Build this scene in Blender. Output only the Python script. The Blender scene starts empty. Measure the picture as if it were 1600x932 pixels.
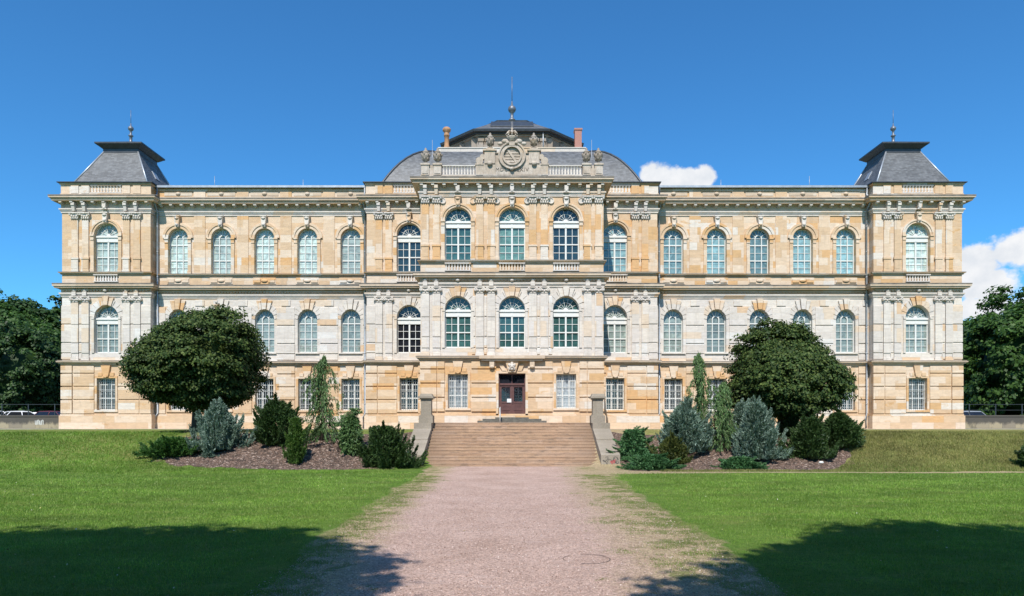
import bpy, math, random
import numpy as np
from mathutils import Vector, Matrix
random.seed(7); RNG = np.random.default_rng(7)
PI = math.pi
sc = bpy.context.scene
C = sc.collection
F = 1080.0; EYE = 2.83; HOR = 655.0
def X(px, d): return (px - 800.0) / F * d
def Z(py, d): return EYE + (HOR - py) / F * d

# ------------------------------------------------------------------ node helper
class NT:
    def __init__(s, tree): s.t = tree; s.n = tree.nodes; s.l = tree.links
    def new(s, typ, **kw):
        n = s.n.new(typ)
        for k, v in kw.items(): setattr(n, k, v)
        return n
    def inp(s, sock, v):
        if isinstance(v, bpy.types.NodeSocket): s.l.new(v, sock)
        elif v is not None:
            if isinstance(v, (tuple, list)) and len(v) == 3 and sock.type == 'RGBA': v = (*v, 1)
            sock.default_value = v
    def m(s, op, a, b=None, c=None, clamp=False):
        n = s.new('ShaderNodeMath', operation=op); n.use_clamp = clamp
        s.inp(n.inputs[0], a)
        if b is not None: s.inp(n.inputs[1], b)
        if c is not None: s.inp(n.inputs[2], c)
        return n.outputs[0]
    def vm(s, op, a, b=None):
        n = s.new('ShaderNodeVectorMath', operation=op); s.inp(n.inputs[0], a)
        if b is not None: s.inp(n.inputs[1], b)
        return n.outputs[0]
    def mix(s, f, a, b, mode='MIX'):
        n = s.new('ShaderNodeMix', data_type='RGBA', blend_type=mode)
        s.inp(n.inputs[0], f); s.inp(n.inputs[6], a); s.inp(n.inputs[7], b)
        return n.outputs[2]
    def xyz(s, v):
        n = s.new('ShaderNodeSeparateXYZ'); s.l.new(v, n.inputs[0]); return n.outputs
    def comb(s, x, y, z):
        n = s.new('ShaderNodeCombineXYZ')
        for i, v in enumerate((x, y, z)): s.inp(n.inputs[i], v)
        return n.outputs[0]
    def noise(s, vec, scale, detail=4, rough=.55, dist=0.0, col=False):
        n = s.new('ShaderNodeTexNoise'); s.inp(n.inputs['Vector'], vec)
        n.inputs['Scale'].default_value = scale; n.inputs['Detail'].default_value = detail
        n.inputs['Roughness'].default_value = rough; n.inputs['Distortion'].default_value = dist
        return n.outputs['Color' if col else 'Fac']
    def ramp(s, f, stops, interp='LINEAR'):
        n = s.new('ShaderNodeValToRGB'); cr = n.color_ramp; cr.interpolation = interp
        while len(cr.elements) < len(stops): cr.elements.new(.5)
        for e, (p, c) in zip(cr.elements, stops):
            e.position = p
            e.color = (c, c, c, 1) if isinstance(c, (int, float)) else (*c, 1)
        s.l.new(f, n.inputs[0]); return n.outputs[0]
    def mr(s, v, a, b, c=0., d=1., smooth=False):
        n = s.new('ShaderNodeMapRange'); n.interpolation_type = 'SMOOTHSTEP' if smooth else 'LINEAR'
        s.inp(n.inputs[0], v)
        for i, q in enumerate((a, b, c, d)): s.inp(n.inputs[i + 1], q)
        return n.outputs[0]
def newmat(name):
    m = bpy.data.materials.new(name); m.use_nodes = True
    t = NT(m.node_tree); b = m.node_tree.nodes['Principled BSDF']
    return m, t, b
def bump(t, b, h, strength, dist=.02):
    n = t.new('ShaderNodeBump'); n.inputs['Strength'].default_value = strength; n.inputs['Distance'].default_value = dist
    t.l.new(h, n.inputs['Height']); t.l.new(n.outputs[0], b.inputs['Normal'])
def pos(t): return t.new('ShaderNodeNewGeometry').outputs['Position']

def simple(name, col, rough=.7, metal=0., var=.15, scale=3., bumps=.15):
    m, t, b = newmat(name); p = pos(t)
    f = t.noise(p, scale, 5); k = t.mr(f, .25, .75, 1 - var, 1 + var)
    t.inp(b.inputs['Base Color'], t.vm('MULTIPLY', tuple(col), t.comb(k, k, k)))
    b.inputs['Roughness'].default_value = rough; b.inputs['Metallic'].default_value = metal
    if bumps: bump(t, b, t.noise(p, scale * 12, 4), bumps)
    return m

WARM = [(0, (.57, .405, .26)), (.16, (.63, .475, .335)), (.34, (.59, .415, .26)), (.48, (.65, .515, .385)), (.62, (.56, .39, .245)),
        (.72, (.63, .50, .38)), (.82, (.60, .365, .18)), (.89, (.63, .56, .48)), (.95, (.56, .35, .175))]
LIGHT = [(0, (.575, .515, .455)), (.2, (.62, .56, .495)), (.4, (.56, .505, .445)), (.58, (.63, .565, .49)), (.74, (.585, .53, .48)),
         (.83, (.61, .495, .38)), (.92, (.59, .42, .275)), (.965, (.63, .595, .55))]
GREY = [(0, (.45, .37, .295)), (.25, (.51, .43, .355)), (.5, (.475, .39, .31)), (.75, (.53, .46, .39)), (.93, (.52, .405, .295))]
def stone(name, kind, bw=1.25, bh=.52, seed=0., joints=.2, shift=0.):
    """sandstone laid in courses; warm on the ground and top floor, paler on the middle one"""
    m, t, b = newmat(name); p = pos(t); x, y, z = t.xyz(p)
    wob = t.noise(p, .8, 2)
    u = t.m('ADD', t.m('ADD', x, y), shift)
    row = t.m('FLOOR', t.m('DIVIDE', z, bh))
    rr = t.new('ShaderNodeTexWhiteNoise', noise_dimensions='1D'); t.inp(rr.inputs['W'], t.m('ADD', row, seed))
    cu = t.m('ADD', t.m('DIVIDE', u, bw), rr.outputs[0])
    colm = t.m('FLOOR', cu)
    wn = t.new('ShaderNodeTexWhiteNoise', noise_dimensions='3D'); t.inp(wn.inputs['Vector'], t.comb(colm, row, seed))
    def pal(kind):
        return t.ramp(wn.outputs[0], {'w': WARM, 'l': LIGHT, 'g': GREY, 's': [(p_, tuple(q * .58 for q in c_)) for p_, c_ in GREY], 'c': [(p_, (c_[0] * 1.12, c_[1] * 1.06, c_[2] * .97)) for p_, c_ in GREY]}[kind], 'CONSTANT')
    if kind == 'auto':
        isl = t.m('MULTIPLY', t.m('GREATER_THAN', z, 7.38), t.m('LESS_THAN', z, 13.02))
        c = t.mix(isl, pal('w'), pal('l'))
    else: c = pal(kind)
    # iron-stained veins inside blocks
    vn = t.noise(t.vm('MULTIPLY', t.vm('ADD', p, t.vm('SCALE', wn.outputs[1], None)) if False else p, (1., 1., 2.2)), 1.3, 6, .6, 1.2)
    vein = t.mr(vn, .58, .70, 0, 1)
    vm_ = t.m('MULTIPLY', vein, t.m('MULTIPLY', t.m('GREATER_THAN', wn.outputs[0], .35), .55 if kind in 'wauto' else .2))
    if kind == 'auto': vm_ = t.m('MULTIPLY', vm_, t.mr(isl, 0, 1, 1, .18))
    c = t.mix(vm_, c, (.52, .27, .08))
    n1 = t.noise(t.vm('MULTIPLY', p, (1, 1, 3.)), 2.2, 6, .65); k = t.mr(n1, .25, .75, .84, 1.12)
    c = t.vm('MULTIPLY', c, t.comb(k, k, k))
    # soot and run-off streaks
    s = t.noise(t.vm('MULTIPLY', p, (2.2, 2.2, .35)), 1.6, 5, .6); s = t.mr(s, .56, .8, 0, .28)
    if kind == 'g': s = t.mr(t.noise(t.vm('MULTIPLY', p, (2.5, 2.5, .7)), 2.2, 6, .7), .45, .72, 0, .6)
    c = t.mix(s, c, (.20, .17, .13))
    if joints:
        fu = t.m('FRACT', cu); fz = t.m('FRACT', t.m('DIVIDE', z, bh))
        j = t.m('MAXIMUM', t.m('LESS_THAN', fu, .022 / bw), t.m('LESS_THAN', fz, .022 / bh))
        c = t.mix(t.m('MULTIPLY', j, joints * 2), c, (.24, .18, .12))
    t.inp(b.inputs['Base Color'], c); b.inputs['Roughness'].default_value = .88
    b.inputs['Specular IOR Level'].default_value = .25
    bump(t, b, t.noise(p, 9, 6, .65), .35, .03)
    return m
M = {}
M['wall'] = stone('sandstone_ashlar', 'auto', 1.7, .51, joints=.12)
M['warm'] = stone('sandstone_trim_warm', 'w', 1.6, .6, 3., .1)
M['pale'] = stone('sandstone_trim_pale', 'l', 1.6, .7, 5., .1)
M['auto2'] = stone('sandstone_pilaster', 'auto', .9, 1.1, 9., .12)
M['grey'] = stone('sandstone_weathered', 'g', .9, .5, 2., .15)
M['shade_weathered'] = stone('sandstone_shade_weathered', 's', .9, .5, 2., .15)  # darkened grey: eave shade painted in on the lantern, weathering on the urns
M['corn'] = stone('sandstone_cornice', 'c', 2.2, .9, 4., .05)

# slate
def slate(name, base, bw=.34, bh=.17):
    m, t, b = newmat(name); p = pos(t); x, y, z = t.xyz(p)
    u = t.m('ADD', x, t.m('MULTIPLY', y, 1.0)); v = z
    ru = t.m('ADD', u, v); rv = t.m('SUBTRACT', t.m('MULTIPLY', v, 1.5), t.m('MULTIPLY', u, .35))
    row = t.m('FLOOR', t.m('DIVIDE', rv, bh)); cu = t.m('ADD', t.m('DIVIDE', ru, bw), t.m('MULTIPLY', row, .5))
    wn = t.new('ShaderNodeTexWhiteNoise', noise_dimensions='2D'); t.inp(wn.inputs['Vector'], t.comb(t.m('FLOOR', cu), row, 0))
    k = t.mr(wn.outputs[0], 0, 1, .72, 1.3)
    ns = t.mr(t.noise(p, 1.2, 5), .3, .7, .85, 1.15); k = t.m('MULTIPLY', k, ns)
    e = t.m('MAXIMUM', t.m('LESS_THAN', t.m('FRACT', cu), .08), t.m('LESS_THAN', t.m('FRACT', t.m('DIVIDE', rv, bh)), .14))
    k = t.m('MULTIPLY', k, t.mr(e, 0, 1, 1, .68))
    t.inp(b.inputs['Base Color'], t.vm('MULTIPLY', tuple(base), t.comb(k, k, k)))
    b.inputs['Roughness'].default_value = .55
    bump(t, b, t.m('ADD', t.m('FRACT', t.m('DIVIDE', rv, bh)), t.m('MULTIPLY', wn.outputs[0], .6)), .3, .02)
    return m
M['crust'] = simple('black_weathered_edge', (.17, .145, .12), .85, 0, .5, 2.5)
M['slate'] = slate('slate_shingles', (.108, .11, .113))
M['lead'] = simple('lead_dark', (.055, .06, .068), .45, .3, .3)
M['zinc'] = simple('zinc_sheet', (.38, .40, .42), .45, .5, .2)
M['white'] = simple('white_painted_wood', (.65, .64, .60), .5, 0, .05, 5, .05)
M['iron'] = simple('painted_iron_bars', (.50, .52, .52), .5, 0, .1)
M['dark'] = simple('dark_void', (.02, .02, .022), .8)
M['door'] = simple('brown_red_door_paint', (.11, .05, .045), .45, 0, .2, 6)
M['terra'] = simple('terracotta', (.40, .215, .11), .8, 0, .3, 5)
M['pinkst'] = None
def glass(name, col, blinds=0., refl=.5, tint=(.9, .95, 1)):
    m, t, b = newmat(name); p = pos(t); x, y, z = t.xyz(p)
    n = t.noise(t.vm('MULTIPLY', p, (.9, .9, .8)), 1.5, 5, .65, 1.8); k = t.mr(n, .3, .7, .55, 1.45); oi = t.new('ShaderNodeObjectInfo').outputs['Random']; k = t.m('MULTIPLY', k, t.mr(oi, 0, 1, .6, 1.35))
    c = t.vm('MULTIPLY', tuple(col), t.comb(k, k, k))
    if blinds:
        f = t.m('FRACT', t.m('DIVIDE', z, .42)); s = t.m('MULTIPLY', t.m('LESS_THAN', f, .12), blinds)
        c = t.mix(s, c, tuple(q * .45 for q in col))
    t.inp(b.inputs['Base Color'], c); b.inputs['Roughness'].default_value = .04
    b.inputs['Specular IOR Level'].default_value = refl; b.inputs['IOR'].default_value = 1.5
    b.inputs['Coat Weight'].default_value = .25; b.inputs['Coat IOR'].default_value = 1.6; b.inputs['Coat Roughness'].default_value = .02
    bump(t, b, t.noise(p, 1.6, 2), .12, .05)
    return m
M['g_dark'] = glass('window_glass_dark', (.022, .045, .055))
M['g_teal'] = glass('window_glass_teal', (.04, .10, .095))
M['g_mint'] = glass('window_glass_blind', (.38, .46, .42), .6)
M['g_sky'] = glass('window_glass_skyblue', (.19, .31, .32), .5)
M['g_slat'] = glass('window_glass_slats', (.24, .29, .265), .7)
M['g_blk'] = glass('window_glass_black', (.014, .015, .02))
M['g_gr'] = glass('ground_window_glass', (.045, .055, .058), .5)
M['g_grl'] = glass('ground_window_glass_pale', (.33, .36, .38), .2)

# ------------------------------------------------------------------ mesh builder
class MB:
    def __init__(s): s.v = []; s.f = []; s.smooth = []
    def add(s, vs, fs, sm=False):
        o = len(s.v); s.v += [tuple(v) for v in vs]; s.f += [tuple(i + o for i in f) for f in fs]; s.smooth += [sm] * len(fs)
    def box(s, x0, x1, y0, y1, z0, z1):
        vs = [(x, y, z) for z in (z0, z1) for y in (y0, y1) for x in (x0, x1)]
        s.add(vs, [(0, 2, 3, 1), (4, 5, 7, 6), (0, 1, 5, 4), (2, 6, 7, 3), (0, 4, 6, 2), (1, 3, 7, 5)])
    def cbox(s, cx, cy, cz, sx, sy, sz): s.box(cx - sx / 2, cx + sx / 2, cy - sy / 2, cy + sy / 2, cz - sz / 2, cz + sz / 2)
    def frustum(s, cx, cy, z0, z1, a0, b0, a1, b1, c1x=None, c1y=None):
        c1x = cx if c1x is None else c1x; c1y = cy if c1y is None else c1y
        vs = [(cx - a0, cy - b0, z0), (cx + a0, cy - b0, z0), (cx + a0, cy + b0, z0), (cx - a0, cy + b0, z0),
              (c1x - a1, c1y - b1, z1), (c1x + a1, c1y - b1, z1), (c1x + a1, c1y + b1, z1), (c1x - a1, c1y + b1, z1)]
        s.add(vs, [(3, 2, 1, 0), (4, 5, 6, 7), (0, 1, 5, 4), (1, 2, 6, 5), (2, 3, 7, 6), (3, 0, 4, 7)])
    def prism_y(s, pts, y0, y1, sm=False):
        """polygon in x,z (counter-clockwise seen from -y) extruded along y"""
        n = len(pts)
        vs = [(x, y0, z) for x, z in pts] + [(x, y1, z) for x, z in pts]
        fs = [tuple(range(n)), tuple(range(2 * n - 1, n - 1, -1))] + [((i + 1) % n, i, i + n, (i + 1) % n + n) for i in range(n)]
        s.add(vs, fs, sm)
    def prism_x(s, pts, x0, x1):
        n = len(pts)
        vs = [(x0, y, z) for y, z in pts] + [(x1, y, z) for y, z in pts]
        fs = [tuple(range(n)), tuple(range(2 * n - 1, n - 1, -1))] + [((i + 1) % n, i, i + n, (i + 1) % n + n) for i in range(n)]
        s.add(vs, fs)
    def lathe(s, cx, cy, prof, n=10, sm=True):
        vs = []; fs = []
        for r, z in prof:
            for i in range(n):
                a = 2 * PI * i / n; vs.append((cx + r * math.cos(a), cy + r * math.sin(a), z))
        k = len(prof)
        for j in range(k - 1):
            for i in range(n):
                fs.append((j * n + i, j * n + (i + 1) % n, (j + 1) * n + (i + 1) % n, (j + 1) * n + i))
        fs.append(tuple(range(n - 1, -1, -1))); fs.append(tuple((k - 1) * n + i for i in range(n)))
        s.add(vs, fs, sm)
    def tube(s, pts, rads, n=7, sm=True):
        vs = []; fs = []; pts = [Vector(p) for p in pts]
        for i, p in enumerate(pts):
            d = (pts[min(i + 1, len(pts) - 1)] - pts[max(i - 1, 0)]).normalized()
            a = d.cross(Vector((0, 0, 1)));
            if a.length < .05: a = d.cross(Vector((1, 0, 0)))
            a.normalize(); b = d.cross(a)
            r = rads[i] if isinstance(rads, (list, tuple)) else rads
            for k in range(n):
                q = 2 * PI * k / n; vs.append(p + a * (r * math.cos(q)) + b * (r * math.sin(q)))
        for j in range(len(pts) - 1):
            for i in range(n): fs.append((j * n + i, (j + 1) * n + i, (j + 1) * n + (i + 1) % n, j * n + (i + 1) % n))
        fs.append(tuple(range(n))); fs.append(tuple((len(pts) - 1) * n + i for i in range(n - 1, -1, -1)))
        s.add(vs, fs, sm)
    def ball(s, cx, cy, cz, rx, ry=None, rz=None, n=8, m=6):
        ry = ry or rx; rz = rz or rx
        vs = []; fs = []
        for j in range(m + 1):
            a = PI * j / m - PI / 2
            for i in range(n):
                q = 2 * PI * i / n; vs.append((cx + rx * math.cos(a) * math.cos(q), cy + ry * math.cos(a) * math.sin(q), cz + rz * math.sin(a)))
        for j in range(m):
            for i in range(n): fs.append((j * n + i, j * n + (i + 1) % n, (j + 1) * n + (i + 1) % n, (j + 1) * n + i))
        s.add(vs, fs, True)
    def ring_y(s, cx, cz, r0, r1, y0, y1, a0=0., a1=PI, n=20):
        """flat arch band between radii r0<r1, extruded in y"""
        vs = []; fs = []
        full = abs(a1 - a0 - 2 * PI) < 1e-6
        for i in range(n + 1):
            a = a0 + (a1 - a0) * i / n; c, q = math.cos(a), math.sin(a)
            vs += [(cx + r0 * c, y0, cz + r0 * q), (cx + r1 * c, y0, cz + r1 * q), (cx + r1 * c, y1, cz + r1 * q), (cx + r0 * c, y1, cz + r0 * q)]
        for i in range(n):
            A = i * 4; B = A + 4
            fs += [(A, A + 1, B + 1, B), (A + 1, A + 2, B + 2, B + 1), (A + 2, A + 3, B + 3, B + 2), (A + 3, A, B, B + 3)]
        if not full: fs += [(3, 2, 1, 0), (4 * n, 4 * n + 1, 4 * n + 2, 4 * n + 3)]
        s.add(vs, fs)
    def mesh(s, name):
        me = bpy.data.meshes.new(name); me.from_pydata(s.v, [], s.f); me.polygons.foreach_set('use_smooth', s.smooth); me.update(); return me
WL = {}
def put(ob, parent=None, loc=(0, 0, 0)):
    C.objects.link(ob); loc = Vector(loc); WL[ob.name] = loc
    if parent is not None: ob.parent = parent; ob.location = loc - WL[parent.name]
    else: ob.location = loc
    return ob
def part(name, geo, mat, parent=None, loc=(0, 0, 0), label=None):
    me = geo.mesh(name) if isinstance(geo, MB) else geo
    if mat is not None and not me.materials: me.materials.append(mat)
    ob = bpy.data.objects.new(name, me)
    if label: ob['label'] = label
    return put(ob, parent, loc)
def thing(name, loc, label, cat, group=None):
    o = bpy.data.objects.new(name, None); o.empty_display_size = .3
    put(o, None, loc); tag(o, label, cat, group); return o
def tag(o, label=None, cat=None, group=None, kind=None):
    if label: o['label'] = label
    if cat: o['category'] = cat
    if group: o['group'] = group
    if kind: o['kind'] = kind
    return o
def finished(mb, name, mat, loc, label, cat, group=None):
    """single-mesh thing: mesh given in world coordinates, origin moved to loc"""
    mb.v = [(a - loc[0], b - loc[1], c - loc[2]) for a, b, c in mb.v]
    o = part(name, mb, mat, None, loc); tag(o, label, cat, group); return o

# ------------------------------------------------------------------ levels of the building (metres)
YC, YT, YW = 50.0, 54.0, 54.75
GB = 2.05                       # terrace level
ZP = 3.2                        # plinth top
G0, G1 = 3.52, 6.02             # ground windows
S0, S1 = 7.1, 7.4               # string course
F2b, F2s = 7.98, 10.76          # middle floor windows
E2 = (12.37, 12.68, 13.02, 13.36)
F3b, F3s = 14.32, 17.2
E3 = (18.9, 19.25, 19.76, 20.12)
ATT = 21.2
museum = thing('museum_building', (0, YC, GB), 'long three storey sandstone museum with slate dome roof and two corner pavilions', 'museum')
def mp(name, mb, mat, loc=(0, 0, 0), label=None, parent=None): return part(name, mb, mat, parent or museum, loc, label)

def wall_front(mb, x0, x1, z0, z1, Y, ops, depth=.45, side_back=None, sides=(True, True), top=True):
    xs = sorted({x0, x1} | {round(o[0] - o[1] / 2, 4) for o in ops} | {round(o[0] + o[1] / 2, 4) for o in ops})
    def ztop(o): return o[3] + (o[1] / 2 if o[4] else 0)
    zs = sorted({z0, z1} | {o[2] for o in ops} | {round(ztop(o), 4) for o in ops})
    for i in range(len(xs) - 1):
        for j in range(len(zs) - 1):
            cx = (xs[i] + xs[i + 1]) / 2; cz = (zs[j] + zs[j + 1]) / 2
            if any(abs(cx - o[0]) < o[1] / 2 and o[2] < cz < ztop(o) for o in ops): continue
            mb.add([(xs[i], Y, zs[j]), (xs[i + 1], Y, zs[j]), (xs[i + 1], Y, zs[j + 1]), (xs[i], Y, zs[j + 1])], [(0, 1, 2, 3)])
    for cx, w, zb, zs_, arch in ops:
        r = w / 2; B = Y + depth
        outline = [(cx - r, zb), (cx + r, zb), (cx + r, zs_)]
        if arch:
            n = 20; arc = [(cx + r * math.cos(PI * k / n), zs_ + r * math.sin(PI * k / n)) for k in range(n + 1)]
            T = zs_ + r
            for k in range(n):
                (xa, za), (xb, zb2) = arc[k], arc[k + 1]
                mb.add([(xa, Y, za), (xa, Y, T), (xb, Y, T), (xb, Y, zb2)], [(0, 1, 2, 3)])
            outline += arc[1:]
        else: outline += [(cx - r, zs_)]
        n = len(outline)
        for k in range(n):
            (xa, za), (xb, zc) = outline[k], outline[(k + 1) % n]
            mb.add([(xa, Y, za), (xa, B, za), (xb, B, zc), (xb, Y, zc)], [(0, 1, 2, 3)])
    SB = side_back or Y + 8
    if sides[0]: mb.add([(x0, SB, z0), (x0, Y, z0), (x0, Y, z1), (x0, SB, z1)], [(0, 1, 2, 3)])
    if sides[1]: mb.add([(x1, Y, z0), (x1, SB, z0), (x1, SB, z1), (x1, Y, z1)], [(0, 1, 2, 3)])
    mb.add([(x0, SB, z0), (x0, SB, z1), (x1, SB, z1), (x1, SB, z0)], [(0, 1, 2, 3)])
    if top: mb.add([(x0, Y, z1), (x1, Y, z1), (x1, SB, z1), (x0, SB, z1)], [(0, 1, 2, 3)])

# ---- window meshes (local: origin bottom centre of opening on the wall plane, +y into the building)
def halfdisc(mb, r, zs, y, n=16, z0=0):
    pts = [(-r, z0), (r, z0)] + [(r * math.cos(PI * k / n), zs + r * math.sin(PI * k / n)) for k in range(n + 1)]
    mb.add([(a, y, b) for a, b in pts], [tuple(range(len(pts)))])
def bar(mb, x0, z0, x1, z1, w, y0, y1):
    d = Vector((x1 - x0, z1 - z0)); L = d.length; d /= L; nrm = Vector((-d.y, d.x)) * w / 2
    p = [(x0 - nrm.x, z0 - nrm.y), (x1 - nrm.x, z1 - nrm.y), (x1 + nrm.x, z1 + nrm.y), (x0 + nrm.x, z0 + nrm.y)]
    mb.prism_y(p, y0, y1)
def win_A(w, zs):
    f = MB(); r = w / 2; a, b = .20, .30; hb = zs - .5
    for sx in (-1, 1): f.box(min(sx * r, sx * (r - .065)), max(sx * r, sx * (r - .065)), a, b, 0, zs)
    f.box(-r + .09, r - .09, a, b, 0, .1)
    f.box(-r + .002, r - .002, a - .05, b + .01, hb, zs - .16); f.box(-r + .004, r - .004, a - .12, b + .012, zs - .16, zs - .03)
    f.box(-.06, .06, a - .03, b, .1, hb); f.box(-.05, .05, a - .06, a - .03, hb + .05, zs - .2)
    f.box(-r + .065, -.06, a - .01, b, hb / 2 - .045, hb / 2 + .035); f.box(.06, r - .065, a - .01, b, hb / 2 - .045, hb / 2 + .035)
    for s in (-1, 1):
        cx = s * (r - .065 + .06) / 2
        f.box(cx - .018, cx + .018, a + .02, b, .1, hb)
        for q in (.25, .76):
            x0, x1 = (s * .06, s * (r - .065)); f.box(min(x0, x1), max(x0, x1), a + .024, b - .002, hb * q - .017, hb * q + .017)
    f.ring_y(0, zs, r - .05, r - .003, a, b)
    f.ring_y(0, zs, .001, .15, a, b + .004, n=8); f.ring_y(0, zs, r * .55 - .015, r * .55 + .015, a + .02, b - .004)
    for k in range(1, 7):
        q = PI * k / 7; bar(f, .14 * math.cos(q), zs + .14 * math.sin(q), (r - .14) * math.cos(q), zs + (r - .14) * math.sin(q), .024, a + .012, b - .008)
    f.box(-r + .09, r - .09, a - .002, b, zs - .03, zs + .025)
    g = MB(); halfdisc(g, r, zs, .27)
    return f, g
def win_B(w, zs):
    f = MB(); r = w / 2; a, b = .2, .3
    for sx in (-1, 1): f.box(min(sx * r, sx * (r - .055)), max(sx * r, sx * (r - .055)), a, b, 0, zs)
    f.box(-r + .075, r - .075, a, b, 0, .09)
    f.ring_y(0, zs, r - .07, r - .003, a, b)
    v = w / 6
    for s in (-1, 1): f.box(s * v - .032, s * v + .032, a - .02, b, .09, zs + .02)
    f.ring_y(0, zs + .02, v - .04, v + .04, a - .02, b, n=10)
    for z, h in ((1.11, .085), (2.33, .085), (.55, .03), (1.72, .03), (2.88, .035)):
        f.box(-r + .075, r - .075, a + (.004 if h > .06 else .03), b - .003, z - h / 2, z + h / 2)
    for q in (PI * .2, PI * .35, PI * .5, PI * .65, PI * .8):
        bar(f, (v + .03) * math.cos(q), zs + .02 + (v + .03) * math.sin(q), (r - .05) * math.cos(q), zs + (r - .05) * math.sin(q), .04, a + .02, b - .006)
    g = MB(); halfdisc(g, r, zs, .27)
    return f, g
def win_C(w, h):
    f = MB(); r = w / 2; a, b = .22, .3
    for sx in (-1, 1): f.box(min(sx * r, sx * (r - .08)), max(sx * r, sx * (r - .08)), a, b, 0, h)
    f.box(-r + .08, r - .08, a, b, 0, .08); f.box(-r + .08, r - .08, a, b, h - .08, h)
    for s in (-1, 1): f.box(s * w / 6 - .035, s * w / 6 + .035, a - .01, b, .08, h - .08)
    for z, q in ((h * .38, .065), (h * .80, .065), (h * .6, .025), (h * .19, .025)): f.box(-r + .08, r - .08, a + (.004 if q > .05 else .03), b - .003, z - q / 2, z + q / 2)
    g = MB(); g.add([(-r, .27, 0), (r, .27, 0), (r, .27, h), (-r, .27, h)], [(0, 1, 2, 3)])
    k = MB(); n = 9
    for i in range(n):
        x = -r + (i + .5) * w / n; k.box(x - .011, x + .011, .1, .122, .02, h - .02)
        if i % 2: k.ball(x, .118, h * .5, .045, .03, .06, 6, 4)
    for z in (h * .1, h * .36, h * .64, h * .9): k.box(-r, r, .104, .118, z - .012, z + .012)
    return f, g, k
WA2 = [m.mesh('window') for m in win_A(1.9, F2s - F2b)]; WA3 = [m.mesh('window') for m in win_A(1.9, F3s - F3b)]
WB2 = [m.mesh('window') for m in win_B(1.54, 10.72 - 8.08)]; WB3 = [m.mesh('window') for m in win_B(1.56, 17.15 - 14.3)]
WC = [m.mesh('window') for m in win_C(1.45, G1 - G0)]
for W_ in (WA2, WA3, WB2, WB3, WC): W_[0].materials.append(M['white'])
WC[2].materials.append(M['iron'])
_panes = {}
def add_window(W_, x, Y, z, gl):
    Y += .08; wd = part('window', W_[0], None, museum, (x, Y, z))
    key = (id(W_), gl)
    if key not in _panes:
        me = W_[1].copy(); me.materials.append(M[gl]); _panes[key] = me
    part('pane', _panes[key], None, wd, (x, Y, z))
    if len(W_) > 2: part('window_grille', W_[2], None, wd, (x, Y, z))

# ---- capitals, pilasters, keystones, balusters
def cap_corinthian():
    m = MB(); w = .27
    m.box(-w, w, -.1, .06, 0, .05)
    m.frustum(0, -.02, .05, .46, w - .03, .1, w + .1, .2)
    m.box(-w - .14, w + .14, -.3, .06, .47, .55)
    for s in (-1, 1): m.ball(s * (w + .06), -.2, .40, .1, .08, .1, 8, 5)
    for k in range(4):
        x = (k - 1.5) * .155; m.ball(x, -.15, .14, .07, .06, .12, 6, 5)
    for k in range(3):
        x = (k - 1) * .19; m.ball(x, -.2, .29, .08, .06, .11, 6, 5)
    m.ball(0, -.29, .48, .07, .05, .07, 6, 4)
    return m
def cap_ionic():
    m = MB(); w = .27
    m.box(-w - .1, w + .1, -.22, .06, .37, .45); m.box(-w, w, -.12, .06, .0, .37)
    for s in (-1, 1):
        m.ring_y(s * (w + .02), .24, .001, .13, -.22, .05, 0, 2 * PI, 12); m.ring_y(s * (w + .02), .24, .05, .09, -.25, -.2, 0, 2 * PI, 10)
    for k in range(3): m.ball((k - 1) * .13, -.16, .20 - .05 * (k == 1), .07, .05, .09, 6, 4)
    return m
CAPC = cap_corinthian().mesh('capital'); CAPI = cap_ionic().mesh('capital')
CAPC.materials.append(M['pale']); CAPI.materials.append(M['pale'])
def pil3():
    m = MB(); w = .25
    m.box(-w - .06, w + .06, -.17, 0, 14.3, 14.46); m.box(-w - .02, w + .02, -.14, 0, 14.46, 15.28); m.box(-w - .07, w + .07, -.18, 0, 15.28, 15.4)
    m.box(-w - .04, w + .04, -.14, 0, 15.4, 15.48); m.box(-w, w, -.1, 0, 15.48, 18.38)
    m.box(-w + .05, w - .05, -.152, -.138, 14.54, 15.2)
    return m
def pil2():
    m = MB(); w = .26; zs = [7.95, 8.76, 10.2, 11.9]
    m.box(-w - .05, w + .05, -.15, 0, 7.41, 7.62); m.box(-w, w, -.08, 0, 7.62, 11.95)
    for a, b in zip(zs, zs[1:]): m.box(-w - .02, w + .02, -.13, -.08, a + .03, b - .03)
    return m
P3, P2 = pil3().mesh('pilaster'), pil2().mesh('pilaster')
P3.materials.append(M['auto2']); P2.materials.append(M['auto2'])
def pilaster(x, Y, floor):
    if floor == 3: p = part('pilaster', P3, None, museum, (x, Y, 0)); part('capital', CAPC, None, p, (x, Y, 18.35))
    else: p = part('pilaster', P2, None, museum, (x, Y, 0)); part('capital', CAPI, None, p, (x, Y, 11.93))
def baluster(m, x, y, z, h, r=.075):
    m.lathe(x, y, [(r, z), (r, z + h * .08), (r * .55, z + h * .14), (r * 1.05, z + h * .36), (r * .8, z + h * .5), (r * .42, z + h * .72), (r * .7, z + h * .86), (r, z + h * .92), (r, z + h)], 8)
def balustrade(x0, x1, Y, z0, z1, n, mat='pale'):
    m = MB()
    m.box(x0, x1, Y - .02, Y + .16, z0, z0 + .06); m.box(x0, x1, Y - .04, Y + .18, z1 - .07, z1)
    for i in range(n): baluster(m, x0 + (i + .5) * (x1 - x0) / n, Y + .07, z0 + .06, z1 - z0 - .13, (x1 - x0) / n * .40)
    b = mp('balustrade', m, M[mat]); return b

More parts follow.
